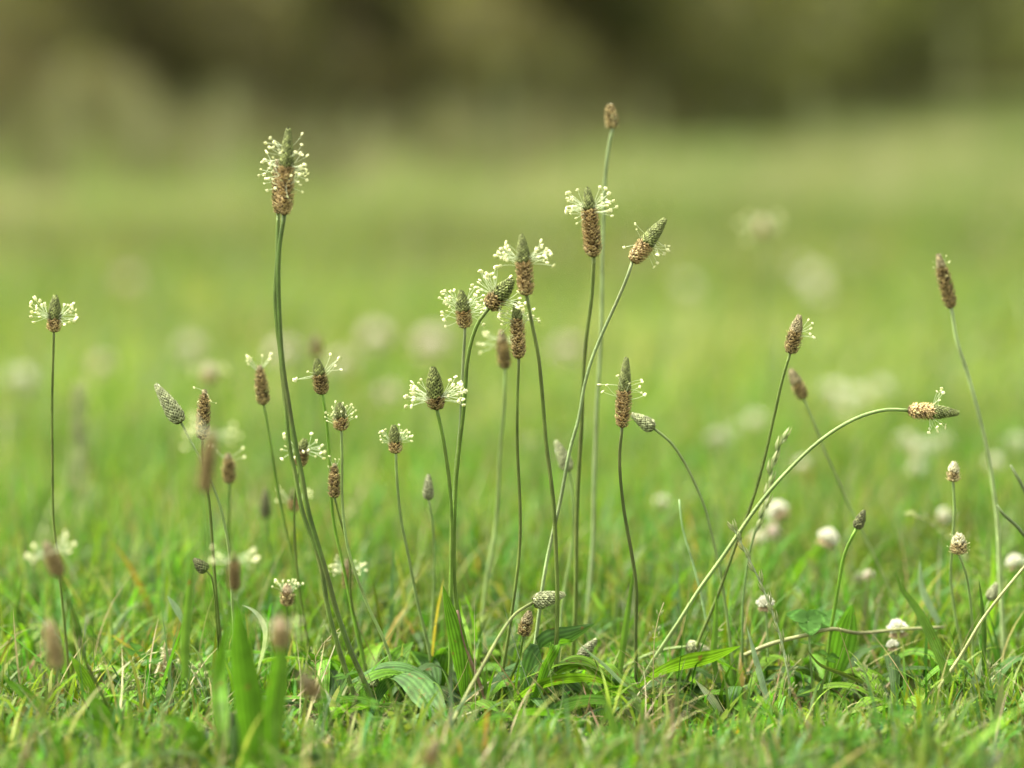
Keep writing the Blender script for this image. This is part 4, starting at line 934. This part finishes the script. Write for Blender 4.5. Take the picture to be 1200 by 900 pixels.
clover_leaf('clover leaf low in the grass at the right foreground', 1060, 835, -2, .008, v(.2, -.5, .9))
clover_leaf('clover leaf low beneath the small rusty head', 640, 862, -3, .008, v(.1, -.5, .9))

# ------------------------------------------------------------------ trees and shrubs of the far wood
def leaf_cloud(name, blobs, n, size, cols, seed):
    r_ = np.random.default_rng(seed); bl = np.array(blobs); k = r_.integers(0, len(bl), n)
    d = r_.normal(0, 1, (n, 3)); d /= np.linalg.norm(d, axis=1)[:, None]; rad = r_.uniform(.35, 1, n) ** .5
    c = bl[k, :3] + d * bl[k, 3:6] * rad[:, None]; c[:, 2] = np.maximum(c[:, 2], .03)
    a = r_.normal(0, 1, (n, 3)); a /= np.linalg.norm(a, axis=1)[:, None]; b = np.cross(a, r_.normal(0, 1, (n, 3))); b /= np.linalg.norm(b, axis=1)[:, None]
    s = size * r_.uniform(.6, 1.5, n)[:, None]
    V = np.stack([c - a * s, c + b * s * .55, c + a * s, c - b * s * .55], 1).reshape(-1, 3).astype(np.float32)
    me = bpy.data.meshes.new(name); me.vertices.add(4 * n); me.vertices.foreach_set('co', V.ravel())
    me.loops.add(4 * n); me.loops.foreach_set('vertex_index', np.arange(4 * n, dtype=np.int32)); me.polygons.add(n)
    me.polygons.foreach_set('loop_start', np.arange(n, dtype=np.int32) * 4); me.polygons.foreach_set('loop_total', np.full(n, 4, np.int32)); me.update(calc_edges=True)
    cc = np.array(cols)[r_.integers(0, len(cols), n)] * np.exp(r_.normal(0, .2, (n, 1))); C = np.ones((n, 4, 4), np.float32); C[:, :, :3] = cc[:, None, :]
    at_ = me.color_attributes.new('col', 'FLOAT_COLOR', 'POINT'); at_.data.foreach_set('color', C.ravel()); me.materials.append(M_TREE)
    return me
TC = [(.12, .135, .056), (.14, .15, .062), (.105, .11, .048)]; SCC = [(.13, .145, .060), (.15, .155, .066), (.12, .12, .055)]; BC = [(.150, .135, .066), (.145, .13, .064), (.14, .135, .062)]
def tree_meshes(seed, Ht):
    rs = random.Random(seed); g_ = G()
    tr = [Vector((0, 0, -.1))]
    for i in range(1, 8): tr.append(Vector((rs.gauss(0, .12) * i * .4, rs.gauss(0, .12) * i * .4, Ht * .75 * i / 7)))
    r0 = Ht * .022
    tube(g_, spline(tr, .5), lambda t: r0 * (1.25 - t) * (1 + .5 * max(0, .08 - t) / .08), 12, ridge=.06)
    blobs = []
    for i in range(9):
        h = rs.uniform(.3, .72); p = tr[int(h / .75 * 7)]; a = i * 2.4; L = Ht * rs.uniform(.18, .3)
        e = p + Vector((math.cos(a) * L, math.sin(a) * L, L * rs.uniform(.15, .7)))
        tube(g_, [p, p.lerp(e, .5) + Vector((0, 0, -.1)), e], lambda t: r0 * .38 * (1 - .7 * t), 6)
        blobs.append((*e, Ht * .13, Ht * .13, Ht * .10))
    for i in range(8): blobs.append((rs.gauss(0, Ht * .12), rs.gauss(0, Ht * .12), Ht * rs.uniform(.55, .95), Ht * .15, Ht * .15, Ht * .12))
    return g_.mesh('trunk', M_BARK), leaf_cloud('crown', blobs, 2600, .12, TC, seed)
TM = [tree_meshes(s, 11 + s) for s in range(3)]
def tree(label, x, y, k, sc, rz):
    root = empty('tree', (x, y, 0)); root.rotation_euler.z = rz; root.scale = (sc,) * 3; tag(root, label, 'tree', 'trees along the edge of the wood')
    link('trunk', TM[k][0], root); link('crown', TM[k][1], root)
tr_list = [(60, 'dark trunk at the upper left corner'), (190, 'broad dark trunk above and left of the tallest head'), (345, 'wide brown trunk above the tallest left head'), (520, 'dark trunk above the centre clump, left side'),
           (625, 'dark trunk left above the tiny tan head'), (700, 'trunk behind the tiny tan head'), (850, 'distant trunk upper right, in the dark'), (985, 'second distant trunk at the upper right'), (1090, 'third distant trunk at the upper right'), (1190, 'trunk at the upper right corner')]
rs = random.Random(3)
for i, (px, lab) in enumerate(tr_list):
    k = (px - 600) / F; Y = wood_Y(k) + (rs.uniform(12, 18) if k < .03 else rs.uniform(2, 5))
    tree('out of focus ' + lab, k * Y, Y, i % 3, rs.uniform(.8, 1.15), rs.random() * 6)
for i in range(6):                            # trees whose crowns close the wood, behind the first ones
    k = -0.05 + .3 * i / 5; Y = wood_Y(k) + (rs.uniform(22, 34) if k < .03 else rs.uniform(3, 9))
    tree('out of focus tree deep in the dark wood behind the meadow', k * Y, Y, i % 3, rs.uniform(.9, 1.25), rs.random() * 6)
SH = []
for s_ in range(4):
    g_ = G(); rs2 = random.Random(s_)
    for q in range(6):
        a = q * 1.05; e = Vector((math.cos(a) * .7, math.sin(a) * .7, rs2.uniform(1.1, 1.8)))
        tube(g_, [Vector((math.cos(a) * .1, math.sin(a) * .1, -.05)), e * .5, e], lambda t: .03 * (1 - .7 * t), 6)
    bl = [(rs2.gauss(0, .6), rs2.gauss(0, .6), rs2.uniform(.15, 1.8), .75, .75, .55) for _ in range(12)]
    SH.append((g_.mesh('branches', M_BARK), leaf_cloud('foliage', bl, 7000, .055, BC if s_ == 1 else (TC if s_ == 3 else SCC), 40 + s_)))
def shrub(label, x, y, k, sc, grp='undergrowth shrubs of the wood'):
    root = empty('shrub', (x, y, 0)); root.scale = (sc,) * 3; root.rotation_euler.z = rs.random() * 6; tag(root, label, 'shrub', grp)
    link('branches', SH[k][0], root); link('foliage', SH[k][1], root)
for i in range(13):
    k = -0.26 + .52 * i / 12; Y = wood_Y(k) + rs.uniform(.8, 2.5); kind = 1 if -0.16 < k < 0.02 and i % 3 else (i % 2) * 2
    if k > .045: kind = 3
    shrub('brownish blurred shrub at the foot of the wood' if kind == 1 else 'dark green blurred shrub at the foot of the wood', k * Y, Y, kind, rs.uniform(.8, 1.3))
LOWB = ['at the far left edge', 'left of the tallest left head', 'just left above the tallest left head', 'just right above the tallest left head', 'above the stout dark cone', 'above the centre clump, left', 'above the centre clump, right', 'left of the tiny dried tan head',
        'behind the tiny dried tan head', 'right of the tiny dried tan head', 'above the slanting stem', 'right of the slanting stem']
for i, wh in enumerate(LOWB):
    k = -0.175 + .235 * i / 11; Y = wood_Y(k) + rs.uniform(-.4, .5)
    shrub('low blurred tan scrub before the wood, ' + wh, k * Y, Y, (1, 0, 1, 2)[i % 4], rs.uniform(.34, .48))
for i in range(14):
    k = -0.18 + .36 * i / 13; Y = wood_Y(k) + rs.uniform(1.2, 2.4)
    shrub('blurred scrub just behind the lowest tan scrub', k * Y, Y, 3 if k > .045 else (2, 1, 0)[i % 3], rs.uniform(.5, .7))
for i in range(26):
    k = -0.32 + .64 * i / 25; Y = wood_Y(k) + rs.uniform(5, 18)
    shrub('shrub in the dark depth of the wood', k * Y, Y, 3 if k > .045 else [1, 0, 2][i % 3], rs.uniform(1.3, 2.2))
